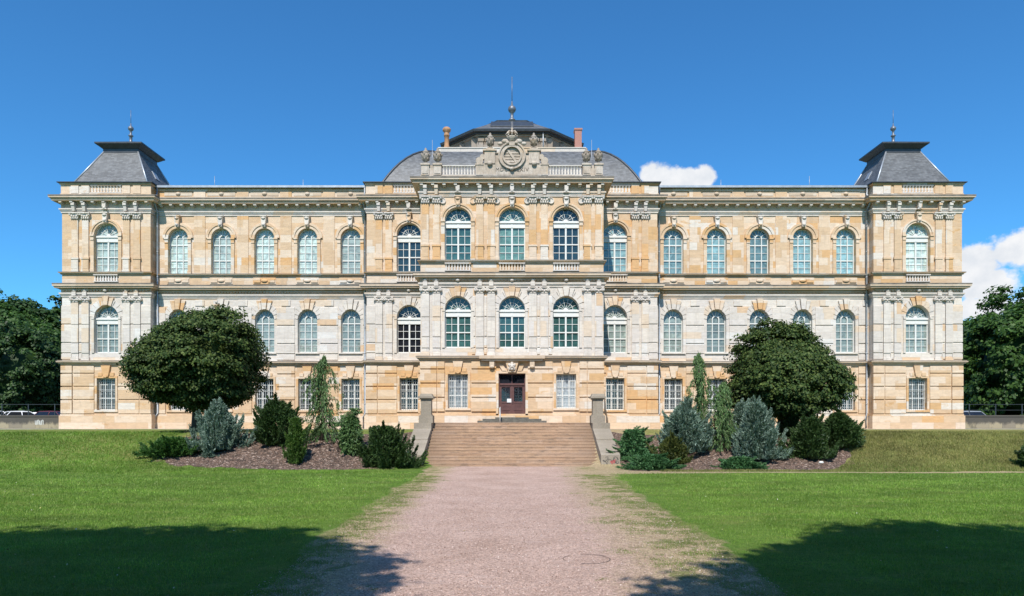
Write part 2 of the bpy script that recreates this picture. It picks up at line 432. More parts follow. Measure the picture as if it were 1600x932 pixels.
def entab(kind, x0, x1, Y, back, ends=(1, 1)):
    """architrave, frieze, cornice as stacked projecting courses with returns"""
    L, R = ends
    def st(m, o, z0, z1): m.box(x0 - o * L, x1 + o * R, Y - o, back, z0, z1)
    a = MB(); c = MB(); fz = MB()
    if kind == 3:
        z = E3; st(a, .06, z[0], z[0] + .13); st(a, .10, z[0] + .13, z[0] + .25); st(a, .17, z[0] + .25, z[1]); st(fz, .05, z[1], z[2] - .12)
        st(c, .12, z[2] - .12, z[2]); st(c, .52, z[2], z[2] + .12); st(c, .58, z[2] + .12, z[2] + .2); st(c, .66, z[2] + .2, z[3] - .04); st(c, .60, z[3] - .04, z[3] + .03)
        n = max(2, round((x1 - x0) / .82))
        for i in range(n + 1):
            dn = MB(); x = x0 + .12 + (x1 - x0 - .24) * i / n; dn.box(x - .11, x + .11, Y - .46, Y - .05, z[2] - .14, z[2] - .002); dn.box(x - .09, x + .09, Y - .30, Y - .05, z[2] - .22, z[2] - .14)
            mp('modillion', dn, M['pale'])
    else:
        z = E2; st(a, .06, z[0], z[0] + .12); st(a, .11, z[0] + .12, z[0] + .2); st(a, .16, z[0] + .2, z[1]); st(fz, .05, z[1], z[2])
        st(c, .14, z[2] - .1, z[2]); st(c, .40, z[2], z[2] + .12); st(c, .48, z[2] + .12, z[3] - .06); st(c, .40, z[3] - .06, z[3] + .01)
        n = int((x1 - x0) / .24); dn = MB(); pts = [(x1, z[2] - .102), (x0, z[2] - .102)]
        for i in range(n):
            x = x0 + .1 + (x1 - x0 - .2) * (i + .5) / n; pts += [(x - .07, z[2] - .14), (x - .07, z[2] - .22), (x + .07, z[2] - .22), (x + .07, z[2] - .14)]
        for k_ in range(1, n + 1):
            q = pts[2 + (k_ - 1) * 4: 6 + (k_ - 1) * 4]; dn.prism_y(q, Y - .2, Y - .05)
            if k_ < n: w_ = pts[6 + (k_ - 1) * 4]; dn.box(q[3][0], w_[0], Y - .16, Y - .05, z[2] - .16, z[2] - .103)
        dn.box(x0, x1, Y - .2, Y - .051, z[2] - .14, z[2] - .101)
        c.add(dn.v, dn.f)
    mp('architrave', a, M['pale']); mp('frieze', fz, M['corn']); cc = mp('cornice', c, M['corn'])
    fl = MB(); o_, zt_ = (.68, E3[3] + .031) if kind == 3 else (.50, E2[3] - .005)
    fl.box(x0 - o_ * L, x1 + o_ * R, Y - o_, Y + .3, zt_ - .07, zt_ + .015) if kind == 2 else fl.box(x0 - o_ * L, x1 + o_ * R, Y - o_, Y + .3, zt_ - .09, zt_ + .012)
    part('flashing', fl, M['crust'], cc)
def strings(x0, x1, Y, back, ends=(1, 1), dz=0.):
    L, R = ends
    m = MB()
    for o, a, b in ((.08, S0 - .06, S0 + .05), (.2, S0 + .05, S0 + .15), (.3, S0 + .15, S1 - .06), (.24, S1 - .06, S1)): m.box(x0 - o * L, x1 + o * R, Y - o, back, a + dz, b + dz)
    m2 = mp('string_course', m, M['corn']); m = MB(); m.box(x0 - .315 * L, x1 + .315 * R, Y - .315, Y + .2, S1 - .075 + dz, S1 - .03 + dz); part('flashing', m, M['crust'], m2)
    m = MB()
    for o, a, b in ((.10, F3b - .2, F3b - .1), (.2, F3b - .1, F3b - .02)): m.box(x0 - o * L, x1 + o * R, Y - o, back, a + dz, b + dz)
    m2 = mp('sill_course', m, M['warm']); m = MB(); m.box(x0 - .215 * L, x1 + .215 * R, Y - .215, Y + .03, F3b - .06 + dz, F3b - .018 + dz); part('flashing', m, M['crust'], m2)
    m = MB(); z0 = GB - .6
    m.box(x0 - .16 * L, x1 + .16 * R, Y - .16, back, z0, ZP - .1 + dz); m.box(x0 - .1 * L, x1 + .1 * R, Y - .1, back, ZP - .1 + dz, ZP + dz)
    mp('plinth', m, M['wall'])

def keystone3(x, Y, top, z0):   # scrolled console over top-floor arch
    m = MB(); h = top - z0
    m.prism_y([(x - .13, z0), (x + .13, z0), (x + .21, top), (x - .21, top)], Y - .3, Y)
    m.box(x - .26, x + .26, Y - .36, Y, top - .09, top); m.ball(x, Y - .3, z0 + .16, .13, .1, .13, 8, 5); m.ball(x, Y - .32, top - .22, .17, .08, .1, 8, 5)
    mp('keystone', m, M['pale'])
SUR = {}
def archivolt(x, r, zs, Y, mat, o=.28):
    m = MB(); SUR['m'] = m; m.ring_y(x, zs, r + .002, r + o * .55, Y - .06, Y + .02, n=24); m.ring_y(x, zs, r + o * .55, r + o, Y - .12, Y + .02, n=24)
def jambs(x, r, zb, zs, Y, mat):
    m = SUR['m']
    for s in (-1, 1):
        a, b = sorted((x + s * (r + .003), x + s * (r + .26)))
        m.box(a, b, Y - .09, Y + .02, zb, zs - .42); m.box(a - .03, b + .03, Y - .17, Y + .02, zs - .12, zs); m.box(a, b, Y - .13, Y + .02, zs - .42, zs - .34)
        m.box(a, b, Y - .11, Y + .02, zs - .34, zs - .12); m.box(a - .03, b + .03, Y - .13, Y + .02, zb, zb + .22)
    mp('window_surround', m, mat)
def voussoirs(x, r, zs, Y, top, warm):
    m = MB(); k = MB(); SUR['v'] = m; m.ring_y(x, zs, r + .003, r + .12, Y - .03, Y + .02, n=20)
    def wedge(mm, a0, a1, r0, r1, y, ang_flat=None):
        pts = []
        for rr, aa in ((r0, a0), (r1, a0), (r1, a1), (r0, a1)): pts.append((x + rr * math.cos(aa), zs + rr * math.sin(aa)))
        mm.prism_y(pts[::-1] if a1 < a0 else pts, Y - y, Y + .02)
    R = [math.radians(d) for d in (2, 22, 42, 60, 76)]
    for i in range(4):
        ro = r + (.36, .44, .5, .5)[i]
        for s in (0, 1):
            a0, a1 = R[i] + .02, R[i + 1] - .02
            if s: a0, a1 = PI - a1, PI - a0
            wedge(m, a0, a1, r + .004, ro, (.035, .055, .035, .06)[i])
    h = top - zs
    k.prism_y([(x - .15, zs + r + .01), (x + .15, zs + r + .01), (x + .24, top), (x - .24, top)], Y - .2, Y + .02)
    for s in (-1, 1):
        k.prism_y(sorted([(x + s * .2, zs + r + .0), (x + s * .40, zs + r - .09), (x + s * .62, top - .12), (x + s * .29, top - .12)], key=lambda p: math.atan2(p[1] - (zs + r + .2), p[0] - (x + s * .35))), Y - .13, Y + .02)
    mp('keystone', k, M['warm' if warm else 'pale'])
    if r < .9: mp('window_surround', m, M['auto2'])
def rustic(x0, x1, zs, Y, name='rustication', t=.06, gap=.05):
    t *= 1.4; gap = .085
    if x1 - x0 < .15: return
    m = MB()
    for a, b in zip(zs, zs[1:]):
        w = .02; m.prism_x([(Y + .01, a + gap / 2), (Y - t + w, a + gap / 2), (Y - t, a + gap / 2 + w), (Y - t, b - gap / 2 - w), (Y - t + w, b - gap / 2), (Y + .01, b - gap / 2)][::-1], x0, x1)
    mp(name, m, M['wall'])
GZ = [ZP + .005, 4.33, 5.36, 6.38, 7.02]
MZ = [7.46, 7.97, 8.78, 10.22, 11.72]
def ground_window(x, Y, gl, key=True):
    add_window(WC, x, Y, G0, gl)
    m = MB(); r = .725
    for s in (-1, 1):
        a, b = sorted((x + s * r, x + s * (r + .16))); m.box(a, b, Y - .07, Y + .02, G0 - .12, G1 + .16)
    m.box(x - r, x + r, Y - .07, Y + .02, G1 + .002, G1 + .16); m.box(x - r - .2, x + r + .2, Y - .1, Y + .25, G0 - .14, G0 - .002)
    mp('window_surround', m, M['warm'])
    if key:
        k = MB(); k.prism_y([(x - .2, G1 + .1), (x + .2, G1 + .1), (x + .36, S0 - .1), (x - .36, S0 - .1)], Y - .16, Y + .02)
        for s in (-1, 1):
            a, b = sorted((x + s * .3, x + s * .62)); k.box(a, b, Y - .1, Y + .02, G1 + .16, G1 + .42)
        k.ring_y(x, G1 + .2, .0, .16, Y - .2, Y - .14, PI, 2 * PI, 8)
        mp('keystone', k, M['warm'])
def zwin(ops, x, w, zb, zs, arch): ops.append((x, w, zb, zs, arch))

def big_bay(x, Y, gl2, gl3):
    add_window(WA2, x, Y, F2b, gl2); add_window(WA3, x, Y, F3b, gl3)
    archivolt(x, .95, F3s, Y, M['warm']); jambs(x, .95, F3b, F3s, Y, M['warm']); keystone3(x, Y, 18.92, F3s + .93)
    voussoirs(x, .95, F2s, Y, 12.4, random.random() < .6)
    m = SUR['v']
    for s in (-1, 1):
        a, b = sorted((x + s * .953, x + s * 1.14)); m.box(a, b, Y - .07, Y + .02, F2b, F2s - .14); m.box(a, b + .02, Y - .11, Y + .02, F2s - .14, F2s - .002)
    mp('window_surround', m, M['auto2'])
    balustrade(x - .95, x + .95, Y - .13, 13.52, 14.1, 9)
    m = MB(); m.box(x - .95, x + .95, Y - .012, Y, 13.5, 14.1)
    b = MB()   # bracket on the frieze over the window
    b.box(x - .14, x + .14, Y - .4, Y, 19.3, 19.62); b.ball(x, Y - .3, 19.25, .16, .12, .12, 8, 5); b.box(x - .2, x + .2, Y - .36, Y, 19.12, 19.2)
    mp('bracket', b, M['pale']); b = MB(); b.ball(x, Y - .18, 12.84, .16, .14, .12, 8, 5); mp('boss', b, M['pale'])
def bracket(x, Y):
    b = MB(); b.box(x - .13, x + .13, Y - .42, Y, 19.42, 19.64); b.frustum(x, Y - .15, 19.0, 19.42, .1, .14, .13, .22)
    mp('bracket', b, M['pale']); b = MB(); b.ball(x, Y - .14, 12.84, .17, .13, .12, 8, 5); b.box(x - .16, x + .16, Y - .26, Y, 12.42, 12.73); mp('boss', b, M['pale'])

def tower_like(cx, xl, xr, Y, ops_x, pils, glg, gl2, gl3, ends, back, wing_side):
    ops = []
    ops += [(cx, 1.45, G0, G1, False), (cx, 1.9, F2b, F2s, True), (cx, 1.9, F3b, F3s, True)]
    m = MB(); wall_front(m, xl, xr, GB - .6, ATT, Y, ops, side_back=back); mp('wall', m, M['wall'])
    ground_window(cx, Y, glg); big_bay(cx, Y, gl2, gl3)
    for q in pils:
        pilaster(cx + q, Y, 3); pilaster(cx + q, Y, 2); bracket(cx + q, Y)
    strings(xl, xr, Y, back, ends); entab(2, xl, xr, Y, back, ends); entab(3, xl, xr, Y, back, ends)
    # ground rustication: corner strips and flanks of the window
    for a, b in ((xl - .05, xl + .82), (xl + .88, cx - .95), (cx + .95, xr - .88), (xr - .82, xr + .05)): rustic(a, b, GZ, Y, t=.08 if b - a < .9 else .05)
    inner = [xl - .03] + sorted([cx + q + s * .3 for q in pils for s in (-1, 1)]) + [xr + .03]
    edges = []
    pts = [xl - .03] + sorted([cx + q for q in pils]) + [xr + .03]
    px0 = xl - .03
    for q in sorted(pils):
        a = cx + q - .3
        if px0 < cx - .95 < cx + .95 < a:
            rustic(cx + 1.2, a, MZ, Y, t=.045)
        elif a - px0 > .2: rustic(px0, a, MZ, Y, t=.045)
        px0 = cx + q + .3
    if px0 < cx - .95 < xr: rustic(px0, cx - 1.2, MZ, Y, t=.045)
    elif xr + .03 - px0 > .2: rustic(px0, xr + .03, MZ, Y, t=.045)
    # corner strips run up past the arch zone
    # attic parapet
    a = MB()
    for x0, x1 in ((xl - .06, cx - 1.25), (cx + 1.25, xr + .06)): a.box(x0, x1, Y - .06, Y - .001, E3[3] + .03, ATT - .1)
    a.box(xl - .10, xr + .10, Y - .10, back, E3[3] + .03, E3[3] + .3)
    for q in pils: a.box(cx + q - .3, cx + q + .3, Y - .12, Y - .06, E3[3] + .3, ATT - .1)
    a.box(xl - .12, xr + .12, Y - .14, back, ATT - .1, ATT + .03)
    a.box(cx - 1.25, cx + 1.25, Y - .02, Y + .0, E3[3] + .3, E3[3] + .4)
    mp('parapet', a, M['warm'])
    balustrade(cx - 1.22, cx + 1.22, Y - .075, E3[3] + .32, ATT - .11, 10)
    g = MB(); g.box(xl - .26, xr + .26, Y - .28, back, ATT + .032, ATT + .1); mp('gutter', g, M['lead'])

PX = (-2.42, -1.6, 1.6, 2.42)
TC = 31.68
tower_like(-TC, -35.15, -28.24, YT, None, PX, 'g_gr', 'g_slat', 'g_mint', (1, 1), YT + 6.9, 1)
tower_like(TC, 28.24, 35.15, YT, None, PX, 'g_gr', 'g_slat', 'g_mint', (1, 1), YT + 6.9, -1)
for s in (-1, 1):
    xs = sorted((s * 11.35, s * 5.5)); cx = s * 8.05
    # pavilion side bays beside the centre block
    out = -1 if s < 0 else 1
    xl, xr = (-11.35, -6.5) if s < 0 else (6.5, 11.35)
    pl = (-2.33, -1.57) if s < 0 else (1.57, 2.33)
    tower_like(cx, xl, xr, YT, None, pl, 'g_blk' if s < 0 else 'g_gr', 'g_blk' if s < 0 else 'g_slat', 'g_dark' if s < 0 else 'g_sky', (1, 0) if s < 0 else (0, 1), YT + 7, s)

# ---- wings
WINGX = [12.78, 16.2, 19.6, 23.02, 26.43]
for s in (-1, 1):
    xl, xr = sorted((s * 11.0, s * 28.6)); Y = YW; back = YW + 9
    ops = []
    for q in WINGX:
        x = s * q; ops += [(x, 1.45, G0, G1, False), (x, 1.54, 8.08, 10.72, True), (x, 1.56, 14.3, 17.15, True)]
    m = MB(); wall_front(m, xl, xr, GB - .6, 21.1, Y, ops, side_back=back, sides=(False, False)); mp('wall', m, M['wall'])
    strings(xl, xr, Y, back, (0, 0), .006)
    e3, e2 = E3, E2
    E3 = tuple(z - .006 for z in E3); E2 = tuple(z - .006 for z in E2)
    entab(3, xl, xr, Y, back, (0, 0)); entab(2, xl, xr, Y, back, (0, 0)); E3, E2 = e3, e2
    for i, q in enumerate(WINGX):
        x = s * q
        ground_window(x, Y, ['g_gr', 'g_gr', 'g_gr', 'g_gr', 'g_gr'][i] if s > 0 else ['g_blk', 'g_gr', 'g_gr', 'g_gr', 'g_blk'][i])
        add_window(WB2, x, Y, 8.08, 'g_slat'); add_window(WB3, x, Y, 14.3, 'g_mint' if s < 0 else 'g_sky')
        archivolt(x, .78, 17.15, Y, M['warm'], .42); jambs(x, .78, 14.3, 17.15, Y, M['warm']); keystone3(x, Y, 18.88, 17.15 + .85)
        voussoirs(x, .77, 10.72, Y, 12.3, random.random() < .4)
        # moulded sill of the middle floor, cartouche under the top floor window
        m = MB(); m.box(x - .95, x + .95, Y - .12, Y + .2, 7.98, 8.078); mp('window_sill', m, M['pale'])
        m = MB(); m.box(x - .9, x + .9, Y - .035, Y + .01, 13.5, 14.02); m.box(x - .82, x - .3, Y - .1, Y, 13.62, 13.9); m.box(x + .3, x + .82, Y - .1, Y, 13.62, 13.9); m.ball(x, Y - .05, 13.76, .28, .09, .14, 10, 6)
        mp('cartouche', m, M['warm'])
    # rustication between windows, two floors; plain pilaster strips on the top floor; attic piers and panels
    half = 3.41 / 2; ed = [s * 11.4] + [s * (q) for q in WINGX] + [s * 28.2]
    edges = sorted([xl + .4] + [s * q for q in WINGX] + [xr - .4])
    for i in range(len(edges) - 1):
        a, b = edges[i], edges[i + 1]
        a2 = a + (1.0 if i > 0 else 0); b2 = b - (1.0 if i < len(edges) - 2 else 0)
        rustic(a2, b2, GZ, Y); rustic(a2, b2, MZ, Y, t=.05)
        # courses above the spring line, bevelled back towards the arch
        c0, c1 = a2 + (.35 if i > 0 else 0), b2 - (.35 if i < len(edges) - 2 else 0)
        if c1 - c0 > .3: rustic(c0, c1, [11.72, 12.28], Y, t=.05)
        mid = (a + b) / 2
        if 0 < i < len(edges) - 2:
            m = MB(); m.box(mid - .44, mid + .44, Y - .05, Y + .01, 14.32, 18.88); mp('pilaster_strip', m, M['warm'])
            m = MB(); m.box(mid - .46, mid + .46, Y - .06, Y + .01, 20.14, 20.95); mp('attic_pier', m, M['warm'])
    m = MB(); m.box(xl, xr, Y - .05, Y + .01, 20.13, 20.42); m.box(xl, xr, Y - .07, Y + .01, 20.86, 21.0)
    mp('parapet', m, M['warm'])
    for q in WINGX:
        x = s * q; m = MB(); m.box(x - 1.1, x + 1.1, Y - .03, Y + .01, 20.5, 20.8); m.ball(x, Y - .05, 20.66, .2, .1, .13, 10, 6); m.box(x - .08, x + .08, Y - .1, Y - .04, 20.22, 20.34)
        mp('attic_panel', m, M['corn'])
    g = MB(); g.box(xl, xr, Y - .24, Y + .05, 21.1, 21.2); g.box(xl, xr, Y - .3, Y - .24, 21.08, 21.24); mp('gutter', g, M['zinc'])
    r = MB(); r.prism_x([(Y - .1, 21.2), (Y + 6, 21.9), (Y + 12, 21.2)][::-1], xl, xr); mp('roof', r, M['zinc'])
    for px in ((313, 345 if s < 0 else 400)):
        pass
    x = s * 24.2; r = MB(); r.tube([(x, Y + 1.5, 21.3), (x, Y + 1.5, 22.6)], .018, 5); mp('lightning_rod', r, M['zinc'])
    x = s * 17; r = MB(); r.tube([(x, Y + 1.5, 21.3), (x, Y + 1.5, 22.3)], .018, 5); mp('lightning_rod', r, M['zinc'])
    # downpipes in both corners of the wing
    for px in (s * 28.0, s * 11.62):
        r = MB(); r.tube([(px, Y - .22, 21.1), (px, Y - .22, 20.5), (px, Y - .72, 20.25), (px, Y - .72, 19.75), (px, Y - .16, 19.2), (px, Y - .16, 3.3), (px + s * .0 - .1, Y - .3, 2.95), (px - .1, Y - .3, 2.1)], .075, 8)
        for z in (4, 6, 8, 10, 12, 14, 16, 18): r.lathe(px, Y - .16, [(.09, z), (.09, z + .05)], 8)
        mp('downpipe', r, M['zinc'])

# ---- centre block
xl, xr = -6.62, 6.62; Y = YC; back = YC + 6
CX = (-3.91, 0, 3.91); ZD = 2.95
ops = []
for x in CX:
    if x: ops.append((x, 1.45, G0 + .08, G1 + .06, False))
    ops += [(x, 1.9, F2b, F2s, True), (x, 1.9, F3b, F3s, True)]
ops.append((0, 1.95, ZD, 6.12, False))
m = MB(); wall_front(m, xl, xr, GB - .6, 20.2, Y, ops, side_back=back); mp('wall', m, M['wall'])
g0, g1 = G0, G1; G0 += .08; G1 += .06
for x in CX:
    if x: ground_window(x, Y, 'g_grl')
G0, G1 = g0, g1
for x, a, b in zip(CX, ('g_teal', 'g_teal', 'g_teal'), ('g_teal', 'g_mintd', 'g_dark')):
    if b == 'g_mintd':
        M['g_mintd'] = glass('window_glass_seagreen', (.12, .23, .20), .1)
    big_bay(x, Y, a, b)
PC = (-6.26, -5.46, -2.33, -1.5, 1.5, 2.33, 5.46, 6.26)
for q in PC: pilaster(q, Y, 3); pilaster(q, Y, 2); bracket(q, Y)
for a, b in ((-5.1, -4.9), (-2.95, -2.7), (-1.2, -.98), (.98, 1.2), (2.7, 2.95), (4.9, 5.1)):
    c = (a + b) / 2; m = MB()
    m.ring_y(c, 18.6, .0, .17, Y - .06, Y + .01, 0, 2 * PI, 14); m.ring_y(c, 18.6, .17, .22, Y - .1, Y + .01, 0, 2 * PI, 14); mp('roundel', m, M['pale'])
strings(xl, xr, Y, back); entab(2, xl, xr, Y, back); entab(3, xl, xr, Y, back)
for a, b in ((-6.65, -5.45), (-5.4, -4.88), (-2.93, -1.15), (1.15, 2.93), (4.88, 5.4), (5.45, 6.65)):
    rustic(a, b, [z + (.05 if i else .12) for i, z in enumerate(GZ[:-1])] + [7.02], Y, t=.08)
for a, b in ((-5.13, -5.0), (-2.9, -2.66), (-2.0, -1.83), (1.83, 2.0), (2.66, 2.9)):
    rustic(a, b, MZ, Y, t=.045)
# door head: balcony-like hood on two consoles and a lion mask keystone
m = MB(); m.box(-2.35, 2.35, Y - .55, Y - .01, 7.16, 7.38); m.box(-2.2, 2.2, Y - .42, Y - .01, 7.0, 7.16)
for s in (-1, 1):
    m.box(s * 1.45 - .17, s * 1.45 + .17, Y - .36, Y, 6.55, 7.0); m.ball(s * 1.45, Y - .3, 6.6, .16, .1, .14, 8, 5)
mp('door_hood', m, M['corn'])
m = MB(); m.prism_y([(-.26, 6.2), (.26, 6.2), (.48, 7.0), (-.48, 7.0)], Y - .3, Y + .02)
for s in (-1, 1): m.prism_y([(s * .55 - .15, 6.3), (s * .55 + .15, 6.3), (s * .75 + .12, 6.75), (s * .75 - .2, 6.75)], Y - .14, Y + .02)
k = mp('keystone', m, M['warm'])
m = MB(); m.ball(0, Y - .38, 6.6, .2, .16, .25, 12, 8)
for s in (-1, 1): m.ball(s * .085, Y - .5, 6.68, .05, .04, .045, 6, 4); m.ball(s * .2, Y - .3, 6.72, .09, .08, .12, 6, 5); m.ball(s * .17, Y - .34, 6.45, .09, .08, .14, 6, 5)
m.ball(0, Y - .54, 6.57, .06, .07, .08, 6, 5); m.ball(0, Y - .48, 6.4, .11, .08, .07, 8, 5); m.ball(0, Y - .36, 6.86, .12, .1, .08, 8, 5)
part('lion_mask', m, M['pale'], k)
# door
m = MB(); D0 = Y + .18; w = .975
m.box(-w, -w + .08, D0, D0 + .12, ZD, 6.12); m.box(w - .08, w, D0, D0 + .12, ZD, 6.12); m.box(-w + .08, w - .08, D0, D0 + .12, 6.04, 6.12); m.box(-w + .08, w - .08, D0 - .05, D0 + .12, 5.28, 5.42); m.box(-.03, .03, D0 + .02, D0 + .1, 5.42, 6.04)
door = mp('door', m, M['door'])
m = MB(); m.add([(-w, D0 + .08, 5.42), (w, D0 + .08, 5.42), (w, D0 + .08, 6.04), (-w, D0 + .08, 6.04)], [(0, 1, 2, 3)]); part('transom_pane', m, M['g_blk'], door)
for s in (-1, 1):
    a, b = sorted((s * .015, s * (w - .085))); L = MB(); y0, y1 = D0 + .03, D0 + .1
    if s > 0: L.box(-.05, .05, y0 - .03, y0 + .04, ZD, 5.28)
    L.box(a, a + .13, y0, y1, ZD, 5.28); L.box(b - .13, b, y0, y1, ZD, 5.28); L.box(a + .13, b - .13, y0, y1, 5.14, 5.28)
    L.box(a + .13, b - .13, y0, y1, ZD, ZD + .2); L.box(a + .13, b - .13, y0, y1, ZD + .52, ZD + .62); L.box(a + .13, b - .13, y0, y1, 3.98, 4.1)
    L.box(a + .13, b - .13, y0 + .03, y1, ZD + .2, ZD + .52); L.box(a + .13, b - .13, y0 + .03, y1, ZD + .62, 3.98)
    for z in (ZD + .28, ZD + .36, ZD + .44, ZD + .7, ZD + .8, ZD + .9): L.box(a + .2, b - .2, y0 + .015, y0 + .03, z, z + .04)
    leaf = part('door_leaf', L, M['door'], door)
    g = MB(); g.add([(a + .13, y0 + .05, 4.1), (b - .13, y0 + .05, 4.1), (b - .13, y0 + .05, 5.14), (a + .13, y0 + .05, 5.14)], [(0, 1, 2, 3)]); part('pane', g, M['g_blk'], door)
    gr = MB()
    for k_ in range(5):
        cx_ = a + .2 + (b - a - .4) * (k_ % 2) ; cz_ = 4.25 + .17 * k_
        gr.ring_y((a + b) / 2 + (.13 if k_ % 2 else -.13), cz_, .1, .125, y0 + .015, y0 + .035, 0, 2 * PI, 14)
    gr.box((a + b) / 2 - .012, (a + b) / 2 + .012, y0 + .02, y0 + .04, 4.1, 5.14)
    part('wrought_grille', gr, M['lead'], door)
m = MB(); m.tube([(.06, D0 - .03, 3.95), (.06, D0 - .03, 4.15)], .018, 6); m.box(.04, .08, D0 - .03, D0 + .03, 3.94, 3.98); m.box(.04, .08, D0 - .03, D0 + .03, 4.12, 4.16); part('handle', m, M['lead'], door)
m = MB()
for s in (-1, 1):
    a, b = sorted((s * .975, s * 1.16)); m.box(a, b, Y - .1, Y + .02, ZD, 6.3)
m.box(-.975, .975, Y - .1, Y + .02, 6.122, 6.3); mp('door_surround', m, M['warm'])
m = MB(); m.box(-.36, -.05, D0 - .012, D0 - .002, 4.03, 4.3)
paper, t, b = newmat('notice_paper'); p = pos(t); x_, y_, z_ = t.xyz(p)
ln = t.m('GREATER_THAN', t.m('FRACT', t.m('MULTIPLY', z_, 26.)), .6); t.inp(b.inputs['Base Color'], t.mix(t.m('MULTIPLY', ln, .45), (.78, .78, .76), (.35, .35, .38)))
finished(m, 'paper_notice', paper, (-.2, D0 - .012, 4.03), 'small white paper notice fixed on the left leaf of the brown door', 'notice')

# attic of the centre block
TOP = E3[3] + .03
m = MB(); m.box(xl + .02, xr - .02, Y - .12, Y + .5, TOP, TOP + .28)
for a, b in ((-6.55, -5.98), (-5.68, -5.1), (5.1, 5.68), (5.98, 6.55)):
    m.box(a, b, Y - .16, Y + .42, TOP + .28, TOP + 1.0); m.box(a - .05, b + .05, Y - .22, Y + .48, TOP + 1.0, TOP + 1.12); m.box(a + .08, b - .08, Y - .19, Y - .16, TOP + .38, TOP + .9)
m.box(-5.98, -5.68, Y - .05, Y + .3, TOP + .28, TOP + 1.0); m.box(5.68, 5.98, Y - .05, Y + .3, TOP + .28, TOP + 1.0)
for s in (-1, 1):
    a, b = sorted((s * 2.1, s * 2.62)); m.box(a, b, Y - .16, Y + .42, TOP + .28, TOP + 1.0); m.box(a - .04, b + .04, Y - .2, Y + .46, TOP + 1.0, TOP + 1.1)
m.box(-2.1, 2.1, Y - .14, Y + .42, TOP + .28, TOP + 1.1)
mp('parapet', m, M['grey'])
for s in (-1, 1):
    a, b = sorted((s * 2.66, s * 5.05)); balustrade(a, b, Y - .02, TOP + .28, TOP + 1.02, 11, 'pale')
# crest: tablet, scrolled shoulders, medallion, crown
m = MB()
m.box(-2.02, 2.02, Y - .1, Y + .34, TOP + 1.1, TOP + 1.2)
m.box(-2.0, 2.0, Y - .08, Y + .3, TOP + 1.2, TOP + 2.0)
for s in (-1, 1):
    m.box(*sorted((s * 1.22, s * 1.98)), Y - .2, Y + .32, TOP + 1.1, TOP + 2.0); m.box(*sorted((s * 1.1, s * 2.1)), Y - .28, Y + .38, TOP + 2.0, TOP + 2.12)
    m.ring_y(s * 2.35, TOP + 1.32, .001, .27, Y - .12, Y + .2, 0, 2 * PI, 14); m.ring_y(s * 2.12, TOP + 1.62, .001, .2, Y - .1, Y + .2, 0, 2 * PI, 12)
    m.ball(s * 1.6, Y - .26, TOP + 1.08, .2, .12, .16, 8, 6)
    m.box(*sorted((s * .8, s * 1.2)), Y - .18, Y + .2, TOP + 1.84, TOP + 1.96)
crest = mp('crest_tablet', m, M['grey'])
CZ = Z(245, 50)
m = MB(); m.ring_y(0, CZ, .62, 1.0, Y - .22, Y + .2, 0, 2 * PI, 32); m.ring_y(0, CZ, .60, .72, Y - .32, Y - .2, 0, 2 * PI, 28); m.ring_y(0, CZ, .88, .98, Y - .30, Y - .2, 0, 2 * PI, 32)
m.ring_y(0, CZ, .001, .62, Y - .12, Y + .1, 0, 2 * PI, 24)
for k_ in range(5):
    z = CZ - .42 + k_ * .21; hw = math.sqrt(max(0, .58 ** 2 - (z - CZ) ** 2)); m.box(-hw, hw, Y - .16, Y - .12, z - .05, z + .05)
bar(m, -.32, CZ + .45, .3, CZ - .45, .14, Y - .2, Y - .12)
for s in (-1, 1):
    m.ball(s * .5, Y - .2, CZ + 1.02, .26, .14, .18, 8, 6); m.ball(s * .85, Y - .18, CZ + .86, .2, .12, .14, 8, 6); m.ball(s * .3, Y - .25, CZ + .9, .16, .12, .13, 8, 6)
m.ball(0, Y - .28, CZ - .98, .16, .14, .14, 8, 6); m.box(-.2, .2, Y - .34, Y, CZ + .68, CZ + .95)
part('medallion', m, M['grey'], crest)
m = MB(); z = CZ + 1.02
m.lathe(0, Y + .0, [(.3, z), (.26, z + .22), (.36, z + .3), (.36, z + .38), (.3, z + .4)], 12)
for k_ in range(8):
    a = 2 * PI * k_ / 8; c_, s_ = math.cos(a), math.sin(a); m.tube([(.32 * c_, Y + .32 * s_, z + .4), (.42 * c_, Y + .42 * s_, z + .58), (.3 * c_, Y + .3 * s_, z + .76), (0.02 * c_, Y + .02 * s_, z + .72)], .05, 5); m.ball(.36 * c_, Y + .36 * s_, z + .45, .06)
m.ball(0, Y, z + .8, .12); m.box(-.03, .03, Y - .03, Y + .03, z + .88, z + 1.12); m.box(-.09, .09, Y - .02, Y + .02, z + .97, z + 1.03)
part('crown', m, M['grey'], crest)
def urn(x, y, z, s=1.):
    m = MB(); q = lambda r, h: (r * s, z + h * s)
    m.box(x - .2 * s, x + .2 * s, y - .2 * s, y + .2 * s, z, z + .08 * s)
    m.lathe(x, y, [q(.17, .08), q(.09, .16), (.1 * s, z + .2 * s), q(.24, .36), q(.31, .56), q(.33, .66), q(.24, .76), q(.19, .84), q(.26, .9), q(.22, .96), q(.12, 1.04), q(.08, 1.1), q(.09, 1.17), q(.03, 1.24)], 12)
    for k_ in range(6):
        a = 2 * PI * k_ / 6 + .3; c_, s_ = math.cos(a), math.sin(a); m.ball(x + .3 * s * c_, y + .3 * s * s_, z + .72 * s, .075 * s, .075 * s, .11 * s, 6, 5); m.ball(x + .23 * s * c_, y + .23 * s * s_, z + .42 * s, .07 * s, .07 * s, .14 * s, 6, 5)
    mp('urn', m, M['shade_weathered'])
for x in (-6.26, -5.39, 5.39, 6.26): urn(x, Y + .13, TOP + 1.12, .98)
for x in (-1.58, 1.58): m = MB(); m.box(x - .3, x + .3, Y - .1, Y + .3, TOP + 2.12, TOP + 2.24); mp('urn_base', m, M['grey']); urn(x, Y + .1, TOP + 2.24, .95)
